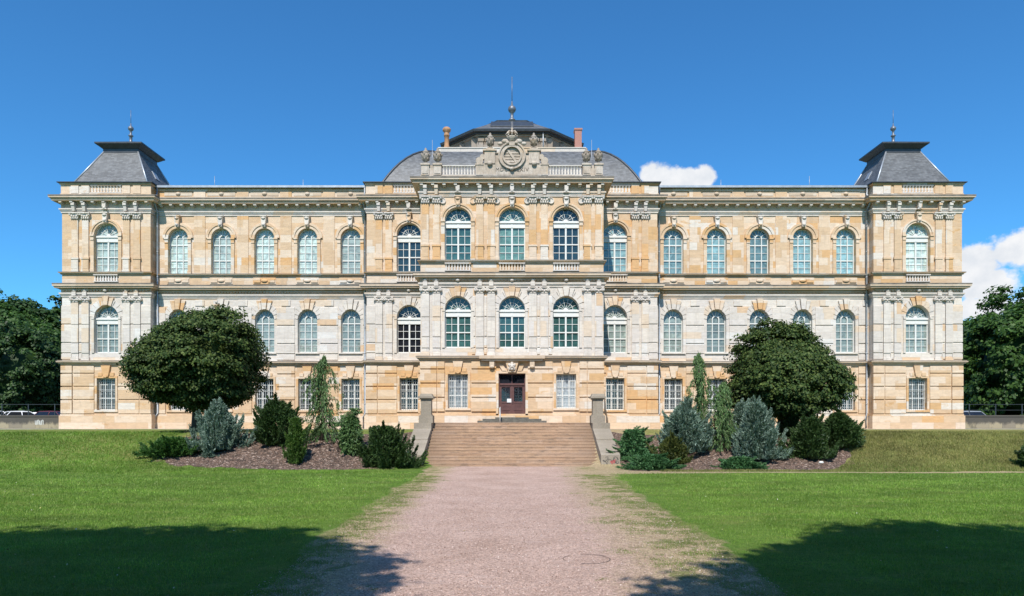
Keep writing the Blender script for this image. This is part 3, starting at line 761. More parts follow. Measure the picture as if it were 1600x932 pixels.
# inscription
cu = bpy.data.curves.new('inscription', 'FONT'); cu.body = 'MDCCCLXIV'; cu.size = .38; cu.extrude = .015; cu.align_x = 'CENTER'; cu.space_character = 1.15
tmp = bpy.data.objects.new('inscription', cu); C.objects.link(tmp); tmp.rotation_euler = (PI / 2, 0, 0); bpy.context.view_layer.update()
me = bpy.data.meshes.new_from_object(tmp.evaluated_get(bpy.context.evaluated_depsgraph_get())); bpy.data.objects.remove(tmp); me.transform(Matrix.Rotation(PI / 2, 4, 'X')); me.materials.clear()
part('inscription', me, simple('inscription_dark', (.16, .13, .10), .8), museum, (0, Y - .155, TOP + .55))
for px in (-5.83, 5.83):
    m = MB(); m.tube([(px, Y + .6, TOP + .2), (px, Y + .6, Z(219, 50.6))], .016, 5); mp('lightning_rod', m, M['zinc'])

# mansard of the centre pavilion: convex slate roof
m = MB(); N_ = 10; rings = []
hx0, hx1 = 10.6, 6.1; yf0, yf1 = 55.2, 58.6; z0, z1 = 21.3, 25.35; cyc = 65.0
for k_ in range(N_ + 1):
    inn = (k_ / N_) ** 1.2; cz_ = 1 - (1 - inn) ** 2.2
    hx = hx0 + (hx1 - hx0) * inn; yf = yf0 + (yf1 - yf0) * inn; z = z0 + (z1 - z0) * cz_; hy = cyc - yf
    rings.append([(-hx, yf, z), (hx, yf, z), (hx, cyc + hy, z), (-hx, cyc + hy, z)])
vs = [v for r_ in rings for v in r_]; fs = []
for k_ in range(N_):
    for i in range(4): fs.append((k_ * 4 + i, k_ * 4 + (i + 1) % 4, k_ * 4 + 4 + (i + 1) % 4, k_ * 4 + 4 + i))
fs.append(tuple(N_ * 4 + i for i in range(4)))
m.add(vs, fs, False); roof = mp('roof', m, M['slate'])
m = MB()
for i in range(4): m.tube([(r_[i][0], r_[i][1], r_[i][2] + .03) for r_ in rings], .1, 6)
part('hip_flashing', m, M['lead'], roof)
m = MB(); m.box(-11.3, 11.3, YT + .2, YT + 16, 21.2, 21.36); part('roof_curb', m, M['zinc'], roof)
m = MB(); m.box(-6.2, 6.2, 58.45, 71, 25.3, 25.72); m.box(-6.25, 6.25, 58.4, 71.05, 25.72, 25.8); mp('roof_parapet', m, M['pale'])
# lantern storey: octagonal
def octo(h, c, cy, z): return [(-c, cy - h, z), (c, cy - h, z), (h, cy - c, z), (h, cy + c, z), (c, cy + h, z), (-c, cy + h, z), (-h, cy + c, z), (-h, cy - c, z)]
def loft(m, rs, cap=True):
    n = len(rs[0]); o = [v for r_ in rs for v in r_]; fs = []
    for k_ in range(len(rs) - 1):
        for i in range(n): fs.append((k_ * n + i, k_ * n + (i + 1) % n, (k_ + 1) * n + (i + 1) % n, (k_ + 1) * n + i))
    if cap: fs.append(tuple((len(rs) - 1) * n + i for i in range(n))); fs.append(tuple(range(n - 1, -1, -1)))
    m.add(o, fs)
LC = 66.2
ml = m = MB(); loft(m, [octo(5.9, 3.0, LC, 25.6), octo(5.9, 3.0, LC, 27.45), octo(6.02, 3.05, LC, 27.45), octo(6.02, 3.05, LC, 27.6)])
yf = LC - 5.9
for x in (-2.7, -2.1, 2.1, 2.7): m.box(x - .2, x + .2, yf - .12, yf, 25.7, 27.3); m.box(x - .26, x + .26, yf - .2, yf, 27.0, 27.3)
m.box(-1.75, 1.75, yf - .02, yf + .0, 26.3, 27.1); m.box(-1.6, 1.6, yf - .06, yf - .02, 26.4, 27.0)
for s in (-1, 1):     # pilasters and arched openings on the chamfered faces
    for q in (.12, .5, .88):
        px_ = s * (3.0 + 2.9 * q); py_ = yf + 2.9 * q
        m.cbox(px_, py_ - .05, 26.5, .4, .4, 1.7)
lant = mp('lantern', m, M['shade_weathered'])  # shade under the eaves is put into this wall colour
m = MB(); loft(m, [octo(6.5, 3.3, LC, 27.72), octo(6.55, 3.33, LC, 27.9)]); loft(m, [octo(6.2, 3.2, LC, 27.6), octo(6.2, 3.2, LC, 27.72)]); part('eave', m, M['lead'], lant)
m = MB(); loft(m, [octo(6.5, 3.3, LC, 27.9), octo(2.5, 1.35, LC, 30.25), octo(2.55, 1.37, LC, 30.35)]); lr = mp('roof', m, M['slate'])
m = MB()
for x0, x1 in ((-1.9, -.1), (.1, 1.9)):
    m.prism_x([(LC - 5.6, 28.48), (LC - 3.3, 29.83), (LC - 3.3, 29.9), (LC - 5.6, 28.55)], x0, x1)
part('skylight', m, M['lead'], lr)
def finial(x, y, z, s, tip, parent):
    m = MB(); q = lambda r, h: (r * s, z + h * s)
    m.lathe(x, y, [q(.22, 0), q(.16, .15), q(.12, .2), q(.12, .6), q(.2, .66), q(.2, .72), q(.09, .8), q(.09, 1.1), q(.2, 1.2), q(.24, 1.32), q(.2, 1.44), q(.06, 1.55), q(.03, 1.8)], 12)
    m.tube([(x, y, z + 1.7 * s), (x, y, tip)], .022 * s, 5)
    part('finial', m, M.setdefault('ftin', simple('dark_tin', (.17, .18, .2), .45, .4, .2)), parent)
finial(0, LC, 30.3, 1.65, 35.6, lr)
m = MB(); m.tube([(2.7, 59.9, 25.8), (2.7, 59.9, 27.9)], .05, 6); mp('vent_pipe', m, M['zinc'])
# chimneys
m = MB(); x, y = X(698, 59.2), 59.2; zt = Z(200, 59.2)
m.box(x - .42, x + .42, y - .42, y + .42, 25.3, 25.95)
m.lathe(x, y, [(.3, 25.95), (.24, 26.1), (.2, 26.3), (.2, zt - .75), (.27, zt - .7), (.22, zt - .6), (.22, zt - .4), (.34, zt - .3), (.36, zt - .12), (.28, zt - .05), (.25, zt)], 12)
mp('chimney', m, M['terra'], label='round terracotta pot')
brick, t, b = newmat('red_brick'); bt = t.new('ShaderNodeTexBrick'); p = pos(t); x_, y_, z_ = t.xyz(p)
t.inp(bt.inputs['Vector'], t.comb(t.m('ADD', x_, y_), z_, 0)); bt.inputs['Scale'].default_value = 4.
for k_, c_ in (('Color1', (.36, .10, .06, 1)), ('Color2', (.28, .09, .06, 1)), ('Mortar', (.42, .34, .28, 1))): bt.inputs[k_].default_value = c_
t.inp(b.inputs['Base Color'], bt.outputs[0])
M['brick'] = brick
m = MB(); x = X(903, 59.2); zt = Z(206, 59.2)
m.box(x - .29, x + .29, y - .35, y + .35, 25.3, zt); m.box(x - .35, x + .35, y - .41, y + .41, zt, zt + .14)
mp('chimney', m, M['brick'], label='square red brick stack')

# tower roofs
for s in (-1, 1):
    cx, cy = s * TC, YT + 3.45; b0 = 21.3
    m = MB(); m.frustum(cx, cy, b0, 24.45, 2.98, 2.98, 1.38, 1.45); rf = mp('roof', m, M['slate'])
    m = MB()
    for sx in (-1, 1):
        for sy in (-1, 1): m.tube([(cx + sx * 2.99, cy + sy * 2.99, b0), (cx + sx * 1.39, cy + sy * 1.46, 24.45)], .07, 6)
    m.box(cx - 3.06, cx + 3.06, cy - 3.06, cy + 3.06, b0 - .1, b0 + .06)
    part('hip_flashing', m, M['zinc'], rf)
    m = MB(); m.box(cx - 1.42, cx + 1.42, cy - 1.5, cy + 1.5, 24.4, 24.72); m.frustum(cx, cy, 24.72, 25.0, 1.5, 1.55, 1.86, 1.86); m.box(cx - 1.9, cx + 1.9, cy - 1.9, cy + 1.9, 25.0, 25.12); m.frustum(cx, cy, 25.12, 25.85, 1.88, 1.88, .12, .12)
    part('roof_cap', m, M['lead'], rf)
    finial(cx, cy, 25.7, .95, 28.5, rf)
    m = MB(); # skylight on the slope that faces the middle
    xa = cx - s * (2.98 - 1.6 * .42); xb = cx - s * (2.98 - 1.6 * .62); za, zb = b0 + 3.15 * .42, b0 + 3.15 * .62
    m.add([(xa - s * .06, cy - .5, za), (xa - s * .06, cy + .1, za), (xb - s * .06, cy + .1, zb), (xb - s * .06, cy - .5, zb), (xa + s * .1, cy - .5, za), (xa + s * .1, cy + .1, za), (xb + s * .1, cy + .1, zb), (xb + s * .1, cy - .5, zb)],
          [(0, 1, 2, 3), (0, 4, 5, 1), (1, 5, 6, 2), (2, 6, 7, 3), (3, 7, 4, 0)])
    part('skylight', m, M['zinc'], rf)

# ------------------------------------------------------------------ staircase
def stair_mat(name, cols, dark, amt):
    m, t, b = newmat(name); p = pos(t); x, y, z = t.xyz(p)
    row = t.m('FLOOR', t.m('DIVIDE', y, .4)); wn1 = t.new('ShaderNodeTexWhiteNoise', noise_dimensions='1D'); t.inp(wn1.inputs['W'], row)
    cu_ = t.m('FLOOR', t.m('ADD', t.m('DIVIDE', x, 1.7), t.m('MULTIPLY', wn1.outputs[0], 5)))
    wn = t.new('ShaderNodeTexWhiteNoise', noise_dimensions='2D'); t.inp(wn.inputs['Vector'], t.comb(cu_, row, 0))
    c = t.ramp(wn.outputs[0], [(i / len(cols), q) for i, q in enumerate(cols)], 'CONSTANT')
    n = t.noise(t.vm('MULTIPLY', p, (.8, 2, 4)), 2.2, 7, .7); k_ = t.mr(n, .48, .68, 0, amt)
    ex = t.mr(t.m('ADD', t.m('ABSOLUTE', x), t.m('MULTIPLY', n, 2.5)), 4.2, 7.0, 0, .55); k_ = t.m('MAXIMUM', k_, ex)
    c = t.mix(k_, c, dark); k2 = t.mr(t.noise(p, 14, 4), .3, .7, .85, 1.12)
    c = t.vm('MULTIPLY', c, t.comb(k2, k2, k2)); t.inp(b.inputs['Base Color'], c); b.inputs['Roughness'].default_value = .9
    bump(t, b, t.noise(p, 20, 5, .7), .5, .02); return m
M['step'] = stair_mat('red_sandstone_steps', [(.385, .25, .16), (.41, .27, .175), (.365, .235, .15), (.40, .27, .185), (.375, .245, .155)], (.13, .10, .075), .75)
M['cheek'] = stair_mat('weathered_cheek_stone', [(.43, .365, .285), (.46, .395, .31), (.40, .34, .26)], (.13, .11, .085), .6)
DS = 41.3; NR = 14; RZ = 2.57 / NR; TR = .4; SW = 5.27
stair = thing('stone_staircase', (0, DS, 0), 'broad flight of worn red sandstone steps with weathered cheek walls leading to museum door', 'staircase')
for i in range(NR):
    m = MB(); y0 = DS + i * TR; zt = (i + 1) * RZ
    m.prism_x([(y0, zt - RZ - .05), (y0, zt - .06), (y0 - .014, zt - .05), (y0 - .014, zt - .008), (y0 - .008, zt), (y0 + TR + .06 if i < NR - 1 else YC, zt), (y0 + TR + .06 if i < NR - 1 else YC, zt - RZ - .05)][::-1], -SW, SW)
    part('step' if i < NR - 1 else 'landing', m, M['step'], stair)
cheek_g = None
for s in (-1, 1):
    a, b = sorted((s * SW, s * 6.4)); m = MB()
    m.prism_x([(40.9, -.2), (40.9, .70), (43.2, 1.50), (43.2, 1.58), (45.1, 2.2), (45.1, 2.57), (47.2, 2.57), (YC - .16, 2.57), (YC - .16, -.2)][::-1], a, b)
    ck = part('cheek_wall', m, M['cheek'], stair, label=None if s < 0 else 'cheek wall with black and red graffiti on its end')
    px = s * 5.68; q = 46.0
    m = MB(); m.box(px - .46, px + .46, q - .46, q + .46, 2.57, 3.06); m.box(px - .38, px + .38, q - .38, q + .38, 3.06, 3.12); m.box(px - .34, px + .34, q - .34, q + .34, 3.12, 4.12)
    m.box(px - .4, px + .4, q - .4, q + .4, 4.12, 4.2); m.box(px - .5, px + .5, q - .5, q + .5, 4.2, 4.32); m.frustum(px, q, 4.32, 4.5, .44, .44, .36, .36)
    part('pedestal', m, M['cheek'], stair)
    if s > 0: cheek_g = ck
def scrawl(pts, w, y): 
    m = MB()
    for (a, b) in zip(pts, pts[1:]): bar(m, a[0], a[1], b[0], b[1], w, y - .006, y + .002)
    return m
def curve(fn, n=30): return [fn(i / n) for i in range(n + 1)]
gx = 5.85; gz = .36
m = scrawl(curve(lambda u: (gx - .32 + .15 * math.sin(u * 9), gz + .2 - .42 * u + .08 * math.sin(u * 13))), .028, 40.9)
m2 = scrawl(curve(lambda u: (gx - .2 + .6 * u, gz - .1 + .22 * abs(math.sin(u * 7.5)) + .05 * math.sin(u * 20))), .026, 40.897); m.add(m2.v, m2.f)
m2 = scrawl(curve(lambda u: (gx + .3 + .14 * math.cos(u * 7), gz + .03 + .2 * math.sin(u * 6))), .026, 40.894); m.add(m2.v, m2.f)
gm = simple('black_spray', (.03, .03, .03), .7); part('graffiti', m, gm, cheek_g, label='black spray scrawl')
m = scrawl(curve(lambda u: (gx - .02 + .3 * u, gz - .12 + .1 * math.sin(u * 15) + .1 * u)), .03, 40.89); part('graffiti', m, simple('red_spray', (.5, .04, .06), .7), cheek_g, label='red spray scrawl')
m = MB(); m.box(-2.45, 2.45, 48.9, YC - .16, 2.57, 2.71); m.box(-2.1, 2.1, 49.25, YC - .162, 2.71, 2.84); m.box(-1.2, 1.2, 49.5, YC + .2, 2.84, ZD)
mp('doorstep', m, simple('dark_doorstep', (.12, .11, .09), .85, 0, .4, 6, .4))
m = MB(); hx_ = X(781, 47.5); m.tube([(hx_, 47.5, 2.57), (hx_, 47.5, Z(638, 47.5))], .026, 8); m.tube([(hx_, 47.5, Z(638.4, 47.5)), (hx_, 48.9, Z(636, 47.5))], .03, 8); m.tube([(hx_, 48.9, 2.57), (hx_, 48.9, Z(636, 47.5))], .035, 8)
finished(m, 'handrail', M['white'], (hx_, 47.5, 2.57), 'thin white metal handrail at the top of the steps left of the door', 'handrail')

# ------------------------------------------------------------------ ground
def fbm2(x, y, sc_=1.):
    return (np.sin(x * .31 * sc_ + 1.3) * np.cos(y * .27 * sc_ + .5) + .5 * np.sin(x * .83 * sc_ + y * .41) * np.cos(y * .9 * sc_ - x * .2)) * .6
def terrain(x, y):
    x = np.asarray(x, float); y = np.asarray(y, float)
    foot = np.interp(x, [-60, -30, -20, -11, -7.5, 7.5, 11, 20, 40], [33.5, 34.5, 36.5, 38.0, 40.3, 40.3, 38.0, 37.0, 36.6])
    top = np.interp(np.abs(x), [7.5, 11], [46.2, 43.4])
    t = np.clip((y - foot) / (top - foot), 0, 1); s = t * t * (3 - 2 * t) * .45 + t * .55
    z = 2.0 * s + np.clip((y - top) / 8, 0, 1) * .04
    z = z + .03 * fbm2(x, y) * np.clip((40 - np.abs(y - 20)) / 10, 0, 1) * (np.abs(x) > 7)
    return z
XMIN = 900
xs = np.unique(np.concatenate([np.linspace(-XMIN, -60, 24), np.linspace(-60, 60, 161), np.linspace(60, XMIN, 24)]))
ys = np.unique(np.concatenate([np.linspace(-400, -20, 12), np.linspace(-20, 60, 161), np.linspace(60, 1500, 30)]))
gx_, gy_ = np.meshgrid(xs, ys); gzz = terrain(gx_, gy_)
under = (np.abs(gx_) < 6.2) & (gy_ > 41) & (gy_ < 50.3)
gzz = np.where((np.abs(gx_) < 5.2) & (gy_ > 36), np.minimum(gzz, -.01), gzz)
verts = np.stack([gx_, gy_, gzz], -1).reshape(-1, 3); nx, ny = len(xs), len(ys)
ii = np.arange(nx * ny).reshape(ny, nx)
faces = np.stack([ii[:-1, :-1], ii[:-1, 1:], ii[1:, 1:], ii[1:, :-1]], -1).reshape(-1, 4)
def npmesh(name, V, Fq, smooth=True):
    me = bpy.data.meshes.new(name); k = Fq.shape[1]
    me.vertices.add(len(V)); me.vertices.foreach_set('co', np.ascontiguousarray(V, dtype=np.float32).ravel())
    me.loops.add(Fq.size); me.loops.foreach_set('vertex_index', Fq.astype(np.int32).ravel())
    me.polygons.add(len(Fq)); me.polygons.foreach_set('loop_start', np.arange(0, Fq.size, k, dtype=np.int32)); me.polygons.foreach_set('loop_total', np.full(len(Fq), k, dtype=np.int32))
    me.polygons.foreach_set('use_smooth', np.full(len(Fq), smooth)); me.update(calc_edges=True); return me

def ground_mat():
    m, t, b = newmat('lawn_and_gravel'); p = pos(t); x, y, z = t.xyz(p)
    # ---- grass
    n1 = t.noise(t.vm('MULTIPLY', p, (1, .6, 1)), .22, 5, .6); n2 = t.noise(p, 1.6, 5, .65); n3 = t.noise(p, 26, 3, .7)
    n4 = t.noise(t.vm('MULTIPLY', p, (1.0, 1.6, 1)), 5., 5, .75)
    g = t.mix(t.mr(n1, .35, .68), (.070, .145, .018), (.112, .185, .03))
    g = t.mix(t.mr(n2, .48, .75, 0, .6), g, (.165, .225, .05))
    dry = t.mr(t.m('ADD', t.noise(t.vm('MULTIPLY', p, (.8, 1.5, 1.)), .5, 6, .7), t.m('MULTIPLY', t.mr(z, .02, .6), .16)), .54, .74, 0, .75)
    g = t.mix(dry, g, (.24, .225, .075))
    # the slope to the right of the beds is dry, a band on the left too
    bank = t.m('MULTIPLY', t.mr(z, .15, .7), t.m('GREATER_THAN', x, 8)); g = t.mix(t.m('MULTIPLY', bank, t.mr(t.noise(t.vm('MULTIPLY', p, (1, 1, 3)), 1.3, 5, .7), .33, .62, .25, .85)), g, (.27, .235, .09))
    k = t.m('MULTIPLY', t.mr(n3, .25, .75, .62, 1.4), t.mr(n4, .25, .75, .72, 1.28)); g = t.vm('MULTIPLY', g, t.comb(k, k, k))
    # ---- gravel
    v = t.new('ShaderNodeTexVoronoi'); t.inp(v.inputs['Vector'], p); v.inputs['Scale'].default_value = 38
    gr = t.mix(t.mr(t.noise(p, .55, 6, .65), .33, .67), (.43, .295, .235), (.54, .385, .32))
    cv = t.xyz(v.outputs['Color']); kk = t.mr(cv[0], 0, 1, .62, 1.35); kk = t.m('MULTIPLY', kk, t.mr(t.noise(p, 9, 4, .7), .3, .7, .9, 1.1)); gr = t.vm('MULTIPLY', gr, t.comb(kk, kk, kk))
    leafn = t.m('GREATER_THAN', t.noise(p, 11, 2, .5), .74); gr = t.mix(t.m('MULTIPLY', leafn, .6), gr, (.12, .09, .05))
    scuff = t.mr(t.noise(t.vm('MULTIPLY', p, (1, 3, 1)), .6, 3, .5, 3.), .59, .64, 0, .5); gr = t.mix(scuff, gr, (.50, .37, .32))
    # dry earth with straw
    ea = t.mix(t.mr(t.noise(p, 4, 6, .7), .3, .7), (.33, .245, .14), (.47, .37, .235)); ea = t.vm('MULTIPLY', ea, t.comb(kk, kk, kk))
    # ---- masks: distance inside the path, measured from the wavy edges
    wob = t.m('MULTIPLY', t.m('SUBTRACT', t.noise(t.vm('MULTIPLY', p, (1, .8, 1)), .5, 4), .5), 3.4)
    fine = t.m('MULTIPLY', t.m('SUBTRACT', t.noise(p, 4.5, 5, .75), .5), 1.1)
    farw = t.mr(y, 27, 36, 0, 1.2)
    eL = t.m('SUBTRACT', t.m('ADD', x, t.mr(y, 10.5, 16, 3.95, 4.55)), t.m('MULTIPLY', t.mr(y, 14, 36, 0, 1), -.3))     # >0 inside
    eR = t.m('SUBTRACT', t.m('ADD', t.mr(y, 10.5, 16, 4.2, 4.75), t.m('MULTIPLY', farw, .6)), x)
    dL = t.m('ADD', eL, t.m('MULTIPLY', wob, .42)); dR = t.m('ADD', eR, t.m('MULTIPLY', wob, .42))
    dmin = t.m('MINIMUM', dL, dR); dm = t.m('ADD', dmin, t.m('MULTIPLY', fine, .35))
    inpath = t.mr(dm, -.06, .10, 0, 1, True)
    # the narrow earth track along the foot of the right bank
    tr = t.m('SUBTRACT', t.m('ADD', .42, t.m('MULTIPLY', t.mr(x, 6, 12, 1, 0), .9)), t.m('ABSOLUTE', t.m('SUBTRACT', t.m('ADD', y, t.m('MULTIPLY', wob, .3)), 36.6)))
    track = t.m('MULTIPLY', t.mr(t.m('ADD', tr, t.m('MULTIPLY', fine, .4)), 0, .2, 0, .9, True), t.m('GREATER_THAN', x, 4))
    skirt = t.m('MULTIPLY', t.m('GREATER_THAN', t.m('ADD', y, fine), 36.7), t.m('MULTIPLY', t.m('GREATER_THAN', x, 4.8), t.m('LESS_THAN', t.m('ADD', x, fine), 8.6))); track = t.m('MAXIMUM', track, t.m('MULTIPLY', skirt, .9))
    # verge: how far grass tufts reach in
    vw = t.mix(t.m('GREATER_THAN', x, 0), (1.5, 0, 0), (2.4, 0, 0)); vw = t.xyz(vw)[0]
    rel = t.m('DIVIDE', dmin, vw)
    pn = t.noise(t.vm('MULTIPLY', p, (1.2, .9, 1)), 1.3, 7, .72, .3)
    thr = t.mr(rel, 0, 1.15, .45, .64)
    tuft = t.m('MULTIPLY', t.mr(t.m('SUBTRACT', pn, thr), -.012, .02, 0, 1), inpath)
    tuft = t.m('MULTIPLY', tuft, t.m('LESS_THAN', rel, 1.25)); tuft = t.m('MULTIPLY', tuft, t.mr(n3, .3, .55, .45, 1))
    earth = t.mr(t.m('ADD', rel, t.m('MULTIPLY', fine, 1.0)), .55, 1.2, 1, 0)
    c = t.mix(earth, gr, ea)
    c = t.mix(t.m('MULTIPLY', tuft, .9), c, t.mix(t.noise(p, 3, 3), (.13, .17, .045), (.20, .19, .07)))
    c = t.mix(inpath, g, c); c = t.mix(track, c, ea)
    t.inp(b.inputs['Base Color'], c); b.inputs['Roughness'].default_value = .95; b.inputs['Specular IOR Level'].default_value = .15
    h = t.m('ADD', t.m('MULTIPLY', n3, 1.), t.m('MULTIPLY', v.outputs['Distance'], .6))
    bump(t, b, h, .8, .05)
    return m
M['ground'] = ground_mat()
me = npmesh('lawn', verts, faces); me.materials.append(M['ground']); o = bpy.data.objects.new('lawn', me); C.objects.link(o); tag(o, kind='structure')
# gravel path sheet
px_ = np.linspace(-5.2, 6.6, 43); py_ = np.linspace(-20, 41.0, 124); ax, ay = np.meshgrid(px_, py_)
az = np.full_like(ax, .012)
az = np.maximum(az, np.where(np.abs(ax) > 5.2, terrain(ax, ay) + .012, az))
V = np.stack([ax, ay, az], -1).reshape(-1, 3); ii = np.arange(ax.size).reshape(ax.shape); Fq = np.stack([ii[:-1, :-1], ii[:-1, 1:], ii[1:, 1:], ii[1:, :-1]], -1).reshape(-1, 4)
me = npmesh('gravel_path', V, Fq); me.materials.append(M['ground']); o = bpy.data.objects.new('gravel_path', me); C.objects.link(o); tag(o, kind='structure')
# paved strip along the building foot
m = MB(); m.box(-60, -6.9, 52.6, 54.6, 2.0, 2.062); m.box(6.9, 60, 52.6, 54.6, 2.0, 2.062); o = part('terrace_pavement', m, simple('pale_paving', (.36, .31, .25), .9, 0, .2, 2)); tag(o, kind='structure')
# round cover in the gravel
m = MB(); c0 = (1.5, 13.9)
n = 40
def ringz(m, cx, cy, r0, r1, z, a0=0, a1=2 * PI):
    vs = []; 
    for i in range(n + 1):
        a = a0 + (a1 - a0) * i / n; vs += [(cx + r0 * math.cos(a), cy + r0 * math.sin(a), z), (cx + r1 * math.cos(a), cy + r1 * math.sin(a), z)]
    m.add(vs, [(2 * i, 2 * i + 1, 2 * i + 3, 2 * i + 2) for i in range(n)])
ringz(m, *c0, .455, .48, .020, -1.9, 1.75); ringz(m, *c0, .46, .475, .019, 2.2, 3.6)
finished(m, 'manhole_cover', simple('rusty_rim', (.14, .10, .08), .9), (1.5, 13.9, .012), 'round manhole cover sunk in the pink gravel path, only its rim showing', 'manhole cover')

# mulch beds: sheets that follow the slope
def mulch_mat():
    m, t, b = newmat('bark_mulch'); p = pos(t); v = t.new('ShaderNodeTexVoronoi'); t.inp(v.inputs['Vector'], t.vm('MULTIPLY', t.vm('ADD', p, t.vm('MULTIPLY', t.noise(p, 5, 3, col=True), (.15, .15, .15))), (1, 1.6, 1))); v.inputs['Scale'].default_value = 13
    cv = t.xyz(v.outputs['Color']); c = t.ramp(cv[0], [(0, (.05, .033, .024)), (.35, (.105, .065, .045)), (.7, (.17, .11, .08)), (.9, (.34, .26, .21))], 'CONSTANT')
    k = t.mr(t.noise(p, 2.2, 5), .3, .7, .75, 1.25); t.inp(b.inputs['Base Color'], t.vm('MULTIPLY', c, t.comb(k, k, k))); b.inputs['Roughness'].default_value = .95
    bump(t, b, cv[1], .9, .05); return m
M['mulch'] = mulch_mat()
def bed(name, fx, fnear, ffar, x0, x1):
    xs_ = np.linspace(x0, x1, 120); V = []; K = 34
    for x in xs_:
        u = (x - x0) / (x1 - x0); yn = fnear(u, x) + .12 * math.sin(x * 3.1) + .08 * math.sin(x * 7.7); yf = ffar(u, x)
        for j in range(K): y = yn + (yf - yn) * j / (K - 1); V.append((x, y, float(terrain(x, y)) + .012 + .05 * math.sin(PI * j / (K - 1)) + .012 * random.random() * (0 < j < K - 1)))
    ii = np.arange(120 * K).reshape(120, K); Fq = np.stack([ii[:-1, :-1], ii[1:, :-1], ii[1:, 1:], ii[:-1, 1:]], -1).reshape(-1, 4)
    me = npmesh(name, np.array(V), Fq); me.materials.append(M['mulch']); o = bpy.data.objects.new(name, me); C.objects.link(o); tag(o, kind='structure'); return o
def ell(u): return math.sqrt(max(0., 1 - (2 * u - 1) ** 2))
bed('mulch_bed', None, lambda u, x: 40.2 - 2.35 * min(1, (u * 6) ** .6) + 2.4 * max(0, (u - .8) / .2) ** 1.5, lambda u, x: 40.4 + 2.8 * min(1, (u * 5) ** .5) + 3 * max(0, (u - .7) / .3), -20.8, -6.42)
bed('mulch_bed', None, lambda u, x: 40.2 - 2.65 * min(1, ((1 - u) * 6) ** .6), lambda u, x: 40.4 + 2.8 * min(1, ((1 - u) * 5) ** .5) + 3 * max(0, (.3 - u) / .3), 6.42, 19.6)
# bark chips
def quads(P, U, W):
    """P centre-base (n,3), U length vector, W half-width vector -> diamond quads"""
    n = len(P); V = np.empty((n, 4, 3)); V[:, 0] = P; V[:, 1] = P + U * .5 + W; V[:, 2] = P + U; V[:, 3] = P + U * .5 - W
    return V.reshape(-1, 3)
def leafmesh(name, V): return npmesh(name, V, np.arange(len(V)).reshape(-1, 4), False)
def unit(a): return a / (np.linalg.norm(a, axis=-1, keepdims=True) + 1e-9)
def rvec(n): return unit(RNG.normal(size=(n, 3)))
for s in (-1, 1):
    n = 9000; x = RNG.uniform(6.6, 19.0, n) * s; y = RNG.uniform(38.2, 43, n)
    if s < 0: x = RNG.uniform(-20, -6.6, n)
    P = np.stack([x, y, terrain(x, y) + .05], -1); U = rvec(n) * RNG.uniform(.05, .12, (n, 1)); U[:, 2] = np.abs(U[:, 2]) * .5; W = np.cross(unit(U), rvec(n)) * .018
    me = leafmesh('bark_chips', quads(P, U, W)); M.setdefault('chip', simple('bark_chip', (.26, .17, .13), .9, 0, .7, 9, 0)); me.materials.append(M['chip'])
    o = bpy.data.objects.new('bark_chips', me); C.objects.link(o); tag(o, 'loose bark chips on the %s planting bed' % ('left' if s < 0 else 'right'), 'mulch', kind='stuff')

# ------------------------------------------------------------------ vegetation
def leaf_mat(name, c1, c2, c3=None, trans=.25, rough=.55, spec=.3, lawn=False):
    m, t, b = newmat(name); g = t.new('ShaderNodeNewGeometry'); p = g.outputs['Position']
    r = g.outputs['Random Per Island']
    st = [(0, c1), (.55, c2)] + ([(1., c3)] if c3 else [(1., c2)])
    c = t.ramp(r, st); k = t.mr(t.noise(p, .9, 3), .3, .7, .8, 1.2); c = t.vm('MULTIPLY', c, t.comb(k, k, k))
    if lawn:
        big = t.mr(t.noise(t.vm('MULTIPLY', p, (.6, 1.4, 1)), .3, 5, .6), .35, .65, .66, 1.18); c = t.vm('MULTIPLY', c, t.comb(big, big, big))
        dr = t.mr(t.noise(t.vm('MULTIPLY', p, (.7, 1.8, 1)), .55, 6, .65), .52, .68, 0, .6); c = t.mix(dr, c, (.26, .27, .09))
    t.inp(b.inputs['Base Color'], c); b.inputs['Roughness'].default_value = rough; b.inputs['Specular IOR Level'].default_value = spec
    tr = t.new('ShaderNodeBsdfTranslucent'); t.inp(tr.inputs[0], t.vm('MULTIPLY', c, (1.3, 1.6, .7)))
    mx = t.new('ShaderNodeMixShader'); mx.inputs[0].default_value = trans
    t.l.new(b.outputs[0], mx.inputs[1]); t.l.new(tr.outputs[0], mx.inputs[2]); t.l.new(mx.outputs[0], t.n['Material Output'].inputs[0]); return m
M['bark'] = simple('bark', (.07, .055, .04), .9, 0, .4, 8, .8)
M['maple'] = leaf_mat('maple_leaf', (.020, .044, .010), (.040, .070, .015), (.095, .125, .03), .12, .6, .2)
M['far1'] = leaf_mat('broad_leaf_green', (.025, .06, .012), (.045, .10, .018), (.08, .15, .03), .25)
M['far2'] = leaf_mat('broad_leaf_dark', (.015, .04, .010), (.03, .07, .015), (.06, .11, .025), .2)
def lumps(n, amp, seed):
    r = np.random.default_rng(seed); D = unit(r.normal(size=(n, 3))); A = r.uniform(.4, 1, n) * amp; K = r.uniform(5, 12, n)
    def f(d): return 1 + (A[None] * np.exp(K[None] * (d @ D.T - 1))).sum(1) - amp * .5
    return f
